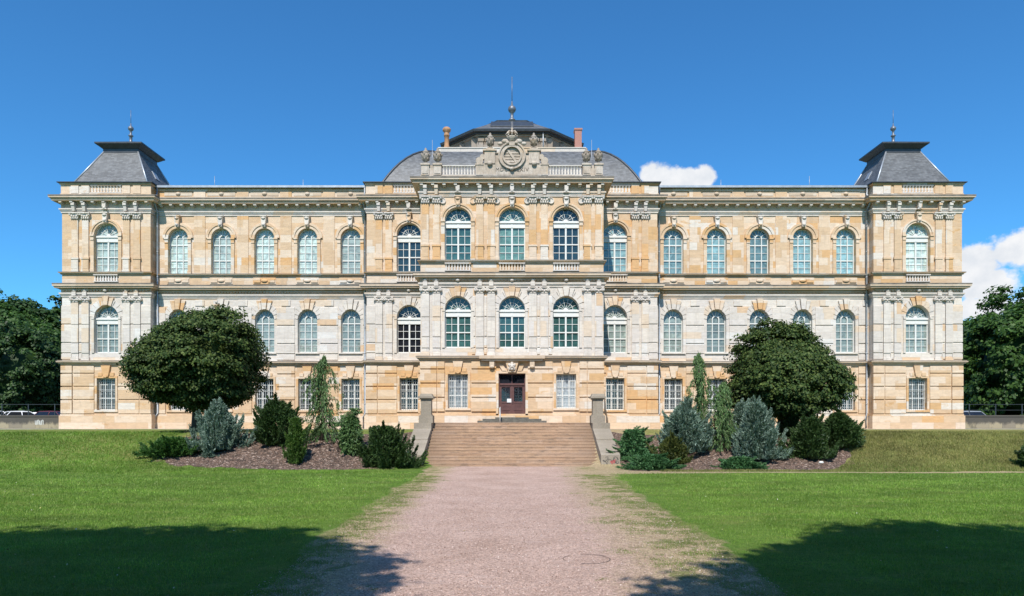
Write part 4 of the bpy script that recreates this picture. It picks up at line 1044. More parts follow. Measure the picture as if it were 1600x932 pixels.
def crown(R, n_clump, per, leaf, seed, flat_bottom=.0, amp=.25, clr=.55, shell=.72):
    """leaf clumps through the volume of an uneven ellipsoid; returns diamonds"""
    r = np.random.default_rng(seed); lf = lumps(26, amp, seed)
    d = unit(r.normal(size=(n_clump, 3))); rad = shell + (1 - shell) * r.random(n_clump) ** .6
    inner = r.random(n_clump) < .18; rad[inner] *= r.uniform(.5, .9, inner.sum())
    cen = d * (lf(d) * rad)[:, None]; cen[:, 2] = np.where(cen[:, 2] < 0, cen[:, 2] * (1 - flat_bottom), cen[:, 2])
    cen = cen * np.array(R)
    N = n_clump * per; cid = np.repeat(np.arange(n_clump), per); size = r.uniform(.6, 1.25, n_clump) * clr
    off = unit(r.normal(size=(N, 3))) * (r.random(N) ** .45)[:, None]; off[:, 2] = np.abs(off[:, 2]) * .75 - .12
    P = cen[cid] + off * size[cid][:, None]
    out = unit(d[cid] * .4 + off * .9 + np.array([0, 0, .35])); nrm = unit(out + r.normal(size=(N, 3)) * .36)
    a = unit(np.cross(nrm, r.normal(size=(N, 3)))); bb = np.cross(nrm, a); L = r.uniform(.7, 1.3, N)[:, None] * leaf
    return quads(P, a * L, bb * L * .38)
def blob(R, seed, k=.62, sub=None, fb=0.):
    """dense inner foliage mass"""
    lf = lumps(26, .25, seed); m = 24; n = 32; V = []
    th = np.linspace(0, PI, m + 1); ph = np.linspace(0, 2 * PI, n, endpoint=False)
    for t_ in th:
        for q in ph: V.append((math.sin(t_) * math.cos(q), math.sin(t_) * math.sin(q), math.cos(t_)))
    V = np.array(V); V = V * lf(V)[:, None] * k; V[:, 2] = np.where(V[:, 2] < 0, V[:, 2] * (1 - fb), V[:, 2]); V = V * np.array(R)
    Fq = [(j * n + i, (j + 1) * n + i, (j + 1) * n + (i + 1) % n, j * n + (i + 1) % n) for j in range(m) for i in range(n)]
    return V, np.array(Fq)
def limbs(h_trunk, r0, R, zc, seed, spread=.6, lean=0., nl=9):
    rnd = random.Random(seed); m = MB(); m.tube([(0, 0, -.3), (.03, 0, h_trunk * .5), (lean, .05, h_trunk), (lean * 1.5, 0, zc + R[2] * .4)], [r0 * 1.25, r0, r0 * .85, r0 * .2], 9)
    for k in range(nl):
        a = 2 * PI * k / nl + rnd.uniform(-.3, .3); z0 = h_trunk * rnd.uniform(.85, 1.1); q = rnd.uniform(.45, .85); up = rnd.uniform(-.1, .65)
        e = (R[0] * q * math.cos(a) * spread * 1.2, R[1] * q * math.sin(a) * spread * 1.2, zc + R[2] * up)
        mid = (e[0] * .45, e[1] * .45, z0 + (e[2] - z0) * .6); m.tube([(lean, 0, z0), mid, e], [r0 * .5, r0 * .3, r0 * .08], 6)
    return m
def broadleaf(name, loc, R, zc, trunk_h, r0, mat, label, cat, group, seed, n_clump, per, leaf, fb=0., clr=.55, k=.6, amp=.25, share=None, rot=0., sc_=1.):
    root = thing(name, loc, label, cat, group); root.rotation_euler.z = rot; root.scale = (sc_,) * 3
    if share: tm, cm = share
    else:
        tm = limbs(trunk_h, r0, R, zc, seed).mesh('trunk'); tm.materials.append(M['bark'])
        LV = crown(R, n_clump, per, leaf, seed, fb, amp, clr); BV, BF = blob(R, seed, k, fb=fb)
        V = np.concatenate([LV, BV]) + np.array([0, 0, zc]); Fq = np.concatenate([np.arange(len(LV)).reshape(-1, 4), BF + len(LV)])
        cm = npmesh('crown', V, Fq, False); cm.materials.append(M[mat])
    for nm, me in (('trunk', tm), ('crown', cm)):
        ob = bpy.data.objects.new(nm, me); C.objects.link(ob); ob.parent = root
    return root, (tm, cm)
# the two clipped maples in front of the wings
dM = 44.0; lx = X(306, dM)
broadleaf('maple_tree', (lx, dM, float(terrain(lx, dM))), (3.35, 3.3, 2.8), Z(572, dM) - 2.0, 1.5, .27, 'maple', 'round clipped maple with dense dark crown in front of the left wing', 'tree', 'round maples on the bank', 11, 900, 110, .16, .0, .72, .60, .25)
rx = X(1221, dM)
broadleaf('maple_tree', (rx, dM, float(terrain(rx, dM))), (2.8, 2.9, 2.6), Z(587, dM) - 2.0, 1.7, .25, 'maple', 'olive tinged round maple in front of the right wing, small tuft on top', 'tree', 'round maples on the bank', 23, 820, 110, .16, .0, .70, .60, .27)
# background trees; three shapes shared among them
shapes = []
for i, (R, zc, sd, mt) in enumerate((((6., 5.5, 7.), 7.6, 31, 'far1'), ((5., 5., 6.2), 6.8, 37, 'far2'), ((6.5, 6, 6.), 6.6, 41, 'far1'))):
    shapes.append((R, zc, sd, mt, None))
bg = [  # x, y, shape, scale, label
    (X(-60, 84), 84, 0, 1.0, 'broad green tree at the left edge of the photo behind the parked cars'),
    (X(12, 82), 82, 2, 1.02, 'tallest tree left of the museum, spiky top against the sky'),
    (X(70, 88), 88, 1, 1.10, 'mid green tree between the tallest left tree and the museum corner'),
    (X(45, 74), 74, 1, .72, 'low dark tree directly behind the parked white cars'),
    (X(118, 96), 96, 0, 1.0, 'tree partly hidden behind the museum left corner'),
    (X(-140, 80), 80, 1, 1.2, 'dark tree outside the left edge beyond the car park'),
    (X(1520, 92), 92, 1, .90, 'tree touching the museum right corner, behind the grey car'),
    (X(1478, 98), 98, 0, .85, 'tree mostly hidden behind the museum right corner'),
    (X(1560, 80), 80, 1, .84, 'bright green lower tree behind the right boundary wall'),
    (X(1625, 72), 72, 2, .94, 'big tall dark tree at the right edge of the photo'),
    (X(1690, 80), 80, 0, 1.0, 'tree outside the right edge beyond the wall'),
    (X(1545, 112), 112, 0, 1.0, 'distant tree seen over the lower tree on the right')]
made = {}
for i, (x, y, k_, s_, lab) in enumerate(bg):
    R, zc, sd, mt, _ = shapes[k_]
    _, made[k_] = broadleaf('broadleaf_tree', (x, y, 2.04), R, zc, 2.6, .3, mt, lab, 'tree', 'tall trees behind the grounds', sd, 620, 85, .40, 0., 1.15, .74, .42, made.get(k_), i * 1.3, s_)
# the two park trees behind the camera whose crowns shade the foreground
EL, AZ = math.radians(50), math.radians(8)     # sun height; sun stands behind the camera, a little to the left
def shade_tree(sx, sy, zc, R, lab, seed):
    off = zc / math.tan(EL); x = sx - off * math.sin(AZ); y = sy - off * math.cos(AZ)
    return broadleaf('park_tree', (x, y, 0), R, zc, zc - R[2] * .8, .38, 'far2', lab, 'tree', 'park trees behind the viewer', seed, 750, 42, .42, 0., .9, .82, .22)
shade_tree(-9.0, 10.2, 14.2, (6.9, 5.2, 4.5), 'tall park tree behind the viewer on the left', 51)
shade_tree(11.3, 10.8, 14.2, (7.2, 5.4, 4.6), 'tall park tree behind the viewer on the right', 57)
shade_tree(-17.5, 6.5, 14.2, (5.5, 5.5, 4.6), 'second park tree further out on the left', 61)
shade_tree(19.5, 7.0, 14.2, (5.8, 5.5, 4.6), 'second park tree further out on the right', 63)

for i, (x, y) in enumerate(((-6.5, -13), (7.5, -14), (-21, -10), (23, -9), (0.5, -24))):  # unseen back row, added to block sky light on the foreground
    _, made['p'] = broadleaf('park_tree', (x, y, 0), (6, 6, 5), 12.5, 7, .38, 'far2', ('added sky-blocking tree behind the viewer, back row, near the path on the left', 'added sky-blocking tree behind the viewer, back row, near the path on the right', 'added sky-blocking tree behind the viewer, back row, far left', 'added sky-blocking tree behind the viewer, back row, far right', 'added sky-blocking tree furthest behind the viewer on the path axis')[i], 'tree', 'park trees behind the viewer', 71, 600, 42, .45, 0., .9, .82, .22, made.get('p'), i * 1.1)
# conifer shrubs
def sprays(P, D, L, per, spread, wid, r):
    """feathery spray: side needles along each direction D (n,3), length L (n,)"""
    n = len(P); idx = np.repeat(np.arange(n), per); t = r.random(n * per)
    side = unit(np.cross(D[idx], r.normal(size=(n * per, 3)))); base = P[idx] + D[idx] * (L[idx] * t)[:, None]
    dd = unit(D[idx] * 1. + side * spread); ll = L[idx] * r.uniform(.28, .5, n * per) * (1.15 - .5 * t)
    w = unit(np.cross(dd, r.normal(size=(n * per, 3)))) * (wid * r.uniform(.7, 1.3, n * per))[:, None]
    return quads(base, dd * ll[:, None], w)
def shrub(name, px, py0, py1, w_px, d, prof, mat, label, cat, group, seed, n=900, per=9, L=.45, up=.6, out=.8, spread=.5, wid=.022, amp=.3, lean=0., depth=1., core=.66):
    n = int(n * 1.5); x0 = X(px, d); zb = float(terrain(x0, d)); H = Z(py0, d) - zb; W = w_px / F * d / 2; r = np.random.default_rng(seed)
    root = thing(name, (x0, d, zb), label, cat, group)
    lf = lumps(22, amp, seed)
    hs = np.array([p[0] for p in prof]); rs = np.array([p[1] for p in prof])
    # branches fan out from the axis, each ending in a feathery tuft
    K = max(22, int(n / 50)); t = r.random(K * 3); keep = r.random(K * 3) < np.interp(t, hs, rs) / rs.max() + .15; t = t[keep][:K]; K = len(t)
    if rs[-1] < .3: t[:3] = (1., .97, .9)
    ph = r.uniform(0, 2 * PI, K); dirs = unit(np.stack([np.cos(ph), np.sin(ph), (t - .5) * 1.6], -1)); lm = lf(dirs)
    rr = np.interp(t, hs, rs) * W * lm * r.uniform(.8, 1.38, K) * .95
    tip = np.stack([np.cos(ph) * rr, np.sin(ph) * rr * depth, t * H * r.uniform(.86, 1.1, K)], -1); tip[:, 0] += lean * t * H
    reach = np.linalg.norm(tip[:, :2], axis=1); bd = unit(np.stack([np.cos(ph) * out, np.sin(ph) * out, up + .6 * t + r.normal(size=K) * .1], -1))
    cid = r.integers(0, K, n); q = r.random(n) ** .7; Lb = (L * 1.7 + .35 * reach[cid]) * (1 - q)
    P = tip[cid] - bd[cid] * Lb[:, None] + r.normal(size=(n, 3)) * (.015 + .15 * (1 - q))[:, None] * min(1., L * 2) * np.array([1, depth, 1])
    Lf = L * r.uniform(.6, 1.2, n) * (1.15 - .4 * q); D = unit(bd[cid] + r.normal(size=(n, 3)) * (.16 + .3 * (1 - q))[:, None])
    P = P - D * (Lf * .75)[:, None]; P[:, 2] = np.clip(P[:, 2], .03, H * 1.05)
    V = sprays(P, D, Lf, per, spread, wid, r)
    nf = int(n * 3.2); tt = r.random(nf) ** .8 * .92; pf = r.uniform(0, 2 * PI, nf); dv = unit(np.stack([np.cos(pf), np.sin(pf), (tt - .5) * 1.6], -1))
    rad = np.interp(tt, hs, rs) * W * lf(dv) * core * .88 * r.random(nf) ** .35
    Pf = np.stack([rad * np.cos(pf) + lean * tt * H, rad * np.sin(pf) * depth, tt * H * .92], -1)
    Df = unit(dv * np.array([1, 1, .4]) * .8 + np.array([0, 0, up]) + r.normal(size=(nf, 3)) * .6); Wf = unit(np.cross(Df, r.normal(size=(nf, 3)))) * wid * 1.5
    Vt = np.concatenate([V, quads(Pf, Df * L * .45, Wf)]); Fq = np.arange(len(Vt)).reshape(-1, 4)
    me = npmesh('foliage', Vt, Fq, False); me.materials.append(M[mat]); ob = bpy.data.objects.new('foliage', me); C.objects.link(ob); ob.parent = root
    s = MB(); s.tube([(0, 0, -.15), (0, 0, H * .3), (lean * H * .6, 0, H * .62)], [.07, .055, .02], 6)
    sm = s.mesh('stem'); sm.materials.append(M['bark']); ob = bpy.data.objects.new('stem', sm); C.objects.link(ob); ob.parent = root
    return root
M['blue'] = leaf_mat('blue_juniper', (.06, .105, .075), (.13, .195, .15), (.24, .32, .26), .12)
M['yew'] = leaf_mat('yew_green', (.014, .035, .010), (.032, .065, .016), (.065, .11, .03), .12)
M['jun'] = leaf_mat('spreading_juniper', (.025, .07, .015), (.05, .125, .025), (.09, .18, .04), .15)
M['thuja'] = leaf_mat('thuja_green', (.03, .07, .012), (.06, .12, .02), (.11, .18, .035), .15)
M['bluegr'] = leaf_mat('low_bluegreen_juniper', (.03, .085, .032), (.055, .14, .05), (.10, .21, .075), .12)
M['weep'] = leaf_mat('weeping_cedar', (.045, .095, .03), (.09, .165, .055), (.16, .25, .09), .15)
M['olive'] = leaf_mat('olive_yew', (.035, .05, .012), (.07, .09, .02), (.13, .14, .035), .12)
MOUND = [(0, .75), (.25, 1), (.6, .85), (.85, .5), (1, .15)]
LOW = [(0, .85), (.3, 1), (.7, .8), (1, .4)]
VASE = [(0, .45), (.25, .85), (.5, 1.), (.7, .8), (.85, .45), (1, .12)]
CONE = [(0, .8), (.15, 1), (.4, .95), (.65, .72), (.85, .4), (1, .08)]
SPIRE = [(0, .9), (.3, .9), (.55, .6), (.8, .3), (1, .05)]
gL, gR = 'shrubs on the left planting bed', 'shrubs on the right planting bed'
shrub('juniper_shrub', 268, 682, 716, 78, 39.3, LOW, 'jun', 'low fresh green spreading juniper at the left end of the left bed', 'shrub', gL, 101, 1000, 9, .5, .5, .9, wid=.024)
shrub('blue_juniper', 340, 626, 706, 70, 40.2, VASE, 'blue', 'tall feathery blue juniper left of the dark yew, below the left maple', 'shrub', gL, 102, 1300, 10, .55, 1., .5)
shrub('blue_juniper', 325, 698, 712, 24, 39.2, LOW, 'blue', 'tiny blue juniper clump at the foot of the tall blue juniper', 'shrub', gL, 103, 250, 8, .2, .5, .9, wid=.014)
shrub('yew_shrub', 430, 618, 700, 90, 41.1, VASE, 'yew', 'large dark green ragged yew behind the small cone thuja', 'shrub', gL, 104, 1500, 10, .55, .7, .8, amp=.5)
shrub('cone_thuja', 462, 642, 720, 30, 38.9, [(0, .75), (.2, 1), (.5, 1), (.75, .75), (.92, .4), (1, .1)], 'thuja', 'narrow bright green cone shaped thuja at the front of the left bed', 'shrub', gL, 105, 1300, 9, .26, 1., .5, wid=.018, amp=.12, core=.85)
shrub('cedar_shrub', 549, 642, 696, 48, 41.2, MOUND, 'weep', 'small pale grey green drooping shrub between weeping cedar and broad yew', 'shrub', gL, 106, 800, 9, .45, -.5, .7)
shrub('yew_shrub', 598, 658, 710, 82, 39.9, [(0, .7), (.3, 1), (.7, .95), (.9, .7), (1, .35)], 'yew', 'broad dark yew next to the left cheek wall of the stairs', 'shrub', gL, 107, 1700, 10, .5, .8, .7, amp=.35, depth=.7)
shrub('juniper_shrub', 990, 664, 690, 68, 41.6, LOW, 'bluegr', 'low rounded green juniper beside the right stair pedestal', 'shrub', gR, 108, 1000, 9, .30, .12, 1., amp=.12)
shrub('olive_yew', 1051, 678, 709, 64, 40.0, MOUND, 'olive', 'olive green yew with a yellowish tinge in front of the left blue juniper', 'shrub', gR, 109, 1000, 9, .36, .8, .7)
shrub('juniper_shrub', 1001, 696, 716, 50, 39.2, LOW, 'bluegr', 'small light green juniper just behind the low one by the graffiti', 'shrub', gR, 110, 700, 9, .26, .12, 1., amp=.12)
shrub('juniper_shrub', 1022, 708, 733, 92, 38.15, LOW, 'bluegr', 'flat wide blue green juniper at the front beside the graffiti', 'shrub', gR, 111, 1200, 9, .30, .1, 1., amp=.12, depth=.5)
shrub('blue_juniper', 1069, 626, 694, 82, 41.0, VASE, 'blue', 'broad pale blue juniper left of the tall weeping cedar on the right bed', 'shrub', gR, 112, 1600, 10, .6, .8, .7)
shrub('blue_juniper', 1181, 618, 718, 80, 39.4, [(0, .5), (.15, .8), (.42, 1.), (.6, .7), (.85, .4), (1, .1)], 'blue', 'tallest blue juniper in the middle of the right bed, under the maple', 'shrub', gR, 113, 1800, 10, .6, .9, .6, amp=.4)
shrub('blue_juniper', 1160, 622, 690, 46, 41.4, VASE, 'blue', 'smaller blue juniper standing behind the tallest one', 'shrub', gR, 119, 800, 10, .5, .9, .6)
shrub('juniper_shrub', 1157, 713, 731, 80, 38.2, LOW, 'bluegr', 'flat green juniper in front of the tallest blue juniper', 'shrub', gR, 114, 1000, 9, .30, .1, 1., amp=.15, depth=.5)
shrub('yew_shrub', 1267, 646, 718, 66, 39.3, [(0, .7), (.3, 1), (.6, .9), (.85, .55), (1, .2)], 'yew', 'dark upright yew right of the blue junipers, nearer the lawn', 'shrub', gR, 115, 1400, 10, .5, .9, .6)
shrub('yew_shrub', 1310, 640, 708, 58, 40.6, VASE, 'yew', 'dark ragged yew at the right end of the right bed', 'shrub', gR, 116, 1100, 10, .55, .7, .9, amp=.5)
shrub('yew_shrub', 1236, 650, 695, 40, 42.0, VASE, 'yew', 'small dark yew in the shade under the right maple', 'shrub', gR, 117, 600, 9, .45, .7, .8)
shrub('yew_shrub', 1612, 690, 742, 46, 37.6, CONE, 'yew', 'dark conifer cut by the right edge of the photo on the lawn', 'shrub', None, 118, 900, 9, .45, .4, .9)
# weeping cedars
def weeping(px, py0, py1, d, Wm, label, seed, group, bend=.2):
    x0 = X(px, d); zb = float(terrain(x0, d)); H = Z(py0, d) - zb; r = np.random.default_rng(seed)
    root = thing('weeping_cedar', (x0, d, zb), label, 'conifer', group)
    tk = [(0, 0, -.2), (bend * .3, 0, H * .3), (-bend * .3, .05, H * .6), (bend * .2, 0, H * .85), (bend * .9, 0, H)]
    s = MB(); s.tube(tk, [.10, .08, .055, .03, .012], 7); nb = 62
    tz = np.array([q[2] for q in tk]); tx = np.array([q[0] for q in tk]); PP = []; DD = []; LL = []
    for i in range(nb):
        t = (i + r.random()) / nb; z = H * (.10 + .88 * t); a = r.uniform(0, 2 * PI); reach = 1.2 * Wm * np.interp(t, [0, .2, .45, .7, .85, 1], [.75, .8, .42, .36, .28, .08]) * r.choice([.35, .6, .9, 1.35])
        if r.random() < .08: reach *= 1.5
        xc = np.interp(z, tz, tx); c_, s_ = math.cos(a), math.sin(a); drop = reach * r.uniform(.6, 1.5) + .2
        path = [(xc, 0, z), (xc + c_ * reach * .5, s_ * reach * .5, z + .1 * reach), (xc + c_ * reach, s_ * reach, z - .25 * drop), (xc + c_ * reach * 1.05, s_ * reach * 1.05, max(.05, z - drop))]
        s.tube(path, [.02, .015, .008, .004], 4)
        k = 30
        for j in range(k):
            u = r.random() * 3; q = int(min(u, 2.999)); f = u - q; p = np.array(path[q]) * (1 - f) + np.array(path[q + 1]) * f + r.normal(size=3) * .05
            PP.append(p); DD.append((c_ * .25 + r.normal() * .18, s_ * .25 + r.normal() * .18, -1.)); LL.append(r.uniform(.2, .5))
    P = np.array(PP); LL = np.array(LL); LL = np.minimum(LL, np.maximum(P[:, 2], .08)); V = sprays(P, unit(np.array(DD)), LL, 8, .35, .022, r)
    me = leafmesh('foliage', V); me.materials.append(M['weep']); ob = bpy.data.objects.new('foliage', me); C.objects.link(ob); ob.parent = root
    sm = s.mesh('trunk'); sm.materials.append(M['bark']); ob = bpy.data.objects.new('trunk', sm); C.objects.link(ob); ob.parent = root
weeping(503, 552, 690, 41.8, 1.35, 'tall slim weeping cedar in the middle of the left bed', 201, gL, .15)
weeping(1096, 548, 690, 42.3, 1.3, 'tall weeping cedar left of the right maple, with hooked tip', 202, gR, -.25)
weeping(1129, 592, 706, 40.6, 1.05, 'shorter weeping cedar between the two large blue junipers', 203, gR, .12)
m = MB(); m.ball(X(1283, 38.6), 38.6, float(terrain(17, 38.6)) + .08, .16, .1, .08, 7, 5); finished(m, 'white_stone', M['white'], (X(1283, 38.6), 38.6, .3), 'small white stone lying at the front of the right bed', 'stone')

# grass blades
def grass_on(n, xr_, yr_, keepf, hmin, hmax, mat, name, label, power=1.):
    x = RNG.uniform(*xr_, n); u = RNG.random(n); y = yr_[0] + (yr_[1] - yr_[0]) * u ** power
    k = keepf(x, y) & ((RNG.random(n) < np.interp(y, [9, 20, 36, 36.6], [1, 1, .15, 1])) | (power == 0)); x, y = x[k], y[k]; n = len(x)
    P = np.stack([x, y, terrain(x, y) - .005], -1); U = np.stack([RNG.normal(size=n) * .35, RNG.normal(size=n) * .35, np.ones(n)], -1); hh = RNG.uniform(hmin, hmax, (n, 1)) * (1 + (y[:, None] - 11) * .02)
    U = unit(U) * hh; a = RNG.uniform(0, PI, n); W = np.stack([np.cos(a), np.sin(a), np.zeros(n)], -1) * (.0035 + .0003 * (y[:, None] - 10)) * 1.3
    V = np.empty((n, 3, 3)); V[:, 0] = P - W; V[:, 1] = P + W; V[:, 2] = P + U
    me = npmesh(name, V.reshape(-1, 3), np.arange(n * 3).reshape(-1, 3), False); me.materials.append(M[mat]); o = bpy.data.objects.new(name, me); C.objects.link(o); tag(o, label, 'grass', kind='stuff')
M['blade'] = leaf_mat('grass_blade', (.115, .225, .024), (.165, .28, .038), (.27, .34, .085), .2, .5, .3, True)
def vis(x, y): return np.abs(x) < y * .80 + 1
def edgeL(y): return -4.25 - .0 * y
grass_on(560000, (-31, -3.7), (9.5, 36.5), lambda x, y: vis(x, y) & (x < -np.interp(y, [10.5, 16], [3.95, 4.5]) + RNG.normal(size=len(x)) * .15 + .16 * np.sin(y * 1.7) + .2 * np.sin(y * .63)), .03, .065, 'blade', 'grass', 'short mown grass of the left lawn', 1.5)
grass_on(560000, (4.0, 31), (9.5, 36.), lambda x, y: vis(x, y) & (x > np.interp(y, [10.5, 16], [4.25, 4.85]) + RNG.normal(size=len(x)) * .15 + .16 * np.sin(y * 1.3) + .22 * np.sin(y * .57)), .03, .065, 'blade', 'grass', 'short mown grass of the right lawn', 1.5)

M['dryblade'] = leaf_mat('bank_grass', (.14, .17, .04), (.22, .22, .07), (.32, .28, .12), .2, .6, .2, True)
grass_on(110000, (8, 34), (37.0, 43.5), lambda x, y: vis(x, y) & ((x > 19.4) | (y > 43.2) | (y < 40.15 - 2.65 * np.minimum(1, (np.clip(1 - (x - 6.42) / 13.18, 0, 1) * 6) ** .6))), .05, .11, 'dryblade', 'bank_grass', 'dry long grass on the right bank', 1.)
grass_on(100000, (-34, -6.5), (35.5, 43.5), lambda x, y: vis(x, y) & ((x < -20.6) | (y < 40.15 - 2.35 * np.minimum(1, (np.clip((x + 20.8) / 14.38, 0, 1) * 6) ** .6) + 2.3 * np.clip(((x + 20.8) / 14.38 - .8) / .2, 0, 1) ** 1.5)), .04, .09, 'blade', 'bank_grass', 'grass on the left bank', 1.)
nc = 170
cl = np.concatenate([np.stack([-4.45 + np.abs(RNG.normal(size=nc)) * .5, RNG.uniform(10.5, 34, nc)], -1), np.stack([4.75 - np.abs(RNG.normal(size=nc)) * 1.0, RNG.uniform(10.5, 35, nc)], -1)])
def tufts(n, name, label):
    global RNG
    k = RNG.integers(0, len(cl), n); o2 = RNG.normal(size=(n, 2)) * np.array([.22, .12]) * RNG.uniform(.4, 1.6, (n, 1)); x = cl[k, 0] + o2[:, 0]; y = cl[k, 1] + o2[:, 1]
    P = np.stack([x, y, np.full(n, .008)], -1); U = unit(np.stack([RNG.normal(size=n) * .5, RNG.normal(size=n) * .5, np.ones(n)], -1)) * RNG.uniform(.02, .055, (n, 1)); a = RNG.uniform(0, PI, n)
    W = np.stack([np.cos(a), np.sin(a), np.zeros(n)], -1) * .006; V = np.empty((n, 3, 3)); V[:, 0] = P - W; V[:, 1] = P + W; V[:, 2] = P + U
    me = npmesh(name, V.reshape(-1, 3), np.arange(n * 3).reshape(-1, 3), False); me.materials.append(M['tuft']); o = bpy.data.objects.new(name, me); C.objects.link(o); tag(o, label, 'grass', kind='stuff')
M['tuft'] = leaf_mat('verge_grass', (.10, .17, .03), (.16, .22, .05), (.26, .26, .10), .3)
tufts(45000, 'verge_grass', 'worn grass tufts creeping over the edges of the gravel path')

n = 26000; x = RNG.uniform(-4.3, 4.5, n); y = 10 + 16 * RNG.random(n) ** 1.6; P = np.stack([x, y, np.full(n, .014)], -1)
U = unit(RNG.normal(size=(n, 3)) * np.array([1, 1, .35])) * RNG.uniform(.012, .034, (n, 1)); W = unit(np.cross(U, RNG.normal(size=(n, 3)))) * RNG.uniform(.005, .013, (n, 1)); P[:, 2] += .012
me = leafmesh('loose_gravel', quads(P, U, W)); st_, t, b = newmat('loose_stone'); rr_ = t.new('ShaderNodeNewGeometry').outputs['Random Per Island']; t.inp(b.inputs['Base Color'], t.ramp(rr_, [(0, (.20, .13, .10)), (.4, (.42, .28, .23)), (.8, (.56, .42, .36)), (1, (.66, .55, .50))])); b.inputs['Roughness'].default_value = .9
me.materials.append(st_); o = bpy.data.objects.new('loose_gravel', me); C.objects.link(o); tag(o, 'loose stones scattered over the pink gravel path', 'gravel', kind='stuff')
n = 1500; x = RNG.uniform(-22, 22, n); y = 10.5 + 24 * RNG.random(n) ** 1.3; P = np.stack([x, y, terrain(x, y) + np.where((x > -4.2) & (x < 4.5), .02, .055)], -1)
U = unit(RNG.normal(size=(n, 3)) * np.array([1, 1, .3])) * RNG.uniform(.03, .07, (n, 1)); W = unit(np.cross(U, np.array([[0, .3, 1.]]))) * RNG.uniform(.012, .025, (n, 1))
me = leafmesh('fallen_leaves', quads(P, U, W)); st_, t, b = newmat('dead_leaf'); rr_ = t.new('ShaderNodeNewGeometry').outputs['Random Per Island']; t.inp(b.inputs['Base Color'], t.ramp(rr_, [(0, (.10, .06, .03)), (.5, (.25, .17, .07)), (.8, (.40, .32, .12)), (1, (.6, .58, .5))])); b.inputs['Roughness'].default_value = .8
me.materials.append(st_); o = bpy.data.objects.new('fallen_leaves', me); C.objects.link(o); tag(o, 'small fallen leaves and clover heads scattered on lawn and path', 'leaves', kind='stuff')

# ------------------------------------------------------------------ walls, fence, cars either side
def wallmat():
    m, t, b = newmat('dark_boundary_stone'); p = pos(t); x, y, z = t.xyz(p)
    row = t.m('FLOOR', t.m('DIVIDE', t.m('SUBTRACT', z, 2.05), .5)); cu_ = t.m('FLOOR', t.m('ADD', t.m('DIVIDE', x, 1.1), t.m('MULTIPLY', row, .5)))
    wn = t.new('ShaderNodeTexWhiteNoise', noise_dimensions='2D'); t.inp(wn.inputs['Vector'], t.comb(cu_, row, 0))
    c = t.ramp(wn.outputs[0], [(0, (.30, .25, .18)), (.3, (.24, .20, .15)), (.6, (.34, .28, .19)), (.85, (.19, .17, .14))], 'CONSTANT')
    s_ = t.mr(t.m('ADD', t.noise(t.vm('MULTIPLY', p, (1, 1, .5)), 1.6, 6, .7), t.mr(z, 2.3, 2.75, -.12, .25)), .42, .62, 0, .9); c = t.mix(s_, c, (.06, .055, .05))
    j = t.m('MAXIMUM', t.m('LESS_THAN', t.m('FRACT', t.m('DIVIDE', t.m('SUBTRACT', z, 2.05), .5)), .05), t.m('LESS_THAN', t.m('FRACT', t.m('ADD', t.m('DIVIDE', x, 1.1), t.m('MULTIPLY', row, .5))), .03)); c = t.mix(t.m('MULTIPLY', j, .5), c, (.08, .07, .06))
    t.inp(b.inputs['Base Color'], c); b.inputs['Roughness'].default_value = .9; bump(t, b, t.noise(p, 8, 5), .5, .03); return m
M['bwall'] = wallmat()
for s in (-1, 1):
    a, b = sorted((s * 35.4, s * 75)); m = MB(); m.box(a, b, 57.4, 57.8, 2.0, 3.02); m.box(a, b, 57.35, 57.85, 3.02, 3.14)
    w = finished(m, 'boundary_wall', M['bwall'], (s * 50, 57.6, 2.0), 'low blackened stone wall running from the museum %s corner' % ('left' if s < 0 else 'right'), 'wall')
    if s < 0:
        g = MB()
        for k_ in range(4):
            x = X(55 + k_ * 3.4, 57.4); g2 = scrawl([(x, 2.35), (x + .02, 2.72), (x + .12, 2.74), (x + .13, 2.36)] if k_ % 2 else [(x, 2.7), (x + .02, 2.38), (x + .1, 2.36), (x + .13, 2.7)], .045, 57.4 - .001 * k_); g.add(g2.v, g2.f)
        part('graffiti', g, M['white'], w, label='white painted scrawl')
    fr = thing('metal_fence', (s * 50, 57.6, 3.14), 'thin dark metal railing standing on the %s boundary wall' % ('left' if s < 0 else 'right'), 'fence')
    if s < 0: hts = (Z(633, 57.6),); 
    m = MB(); zt = Z(632, 57.6)
    m.box(a, b, 57.585, 57.615, zt - .03, zt); 
    if s > 0: m.box(a, b, 57.588, 57.612, zt - .5, zt - .475)
    part('rail', m, M['lead'], fr)
    for k_ in range(18):
        x = s * (35.9 + k_ * 2.2); m = MB(); m.box(x - .025, x + .025, 57.57, 57.63, 3.14, zt + .03); part('post', m, M['lead'], fr)
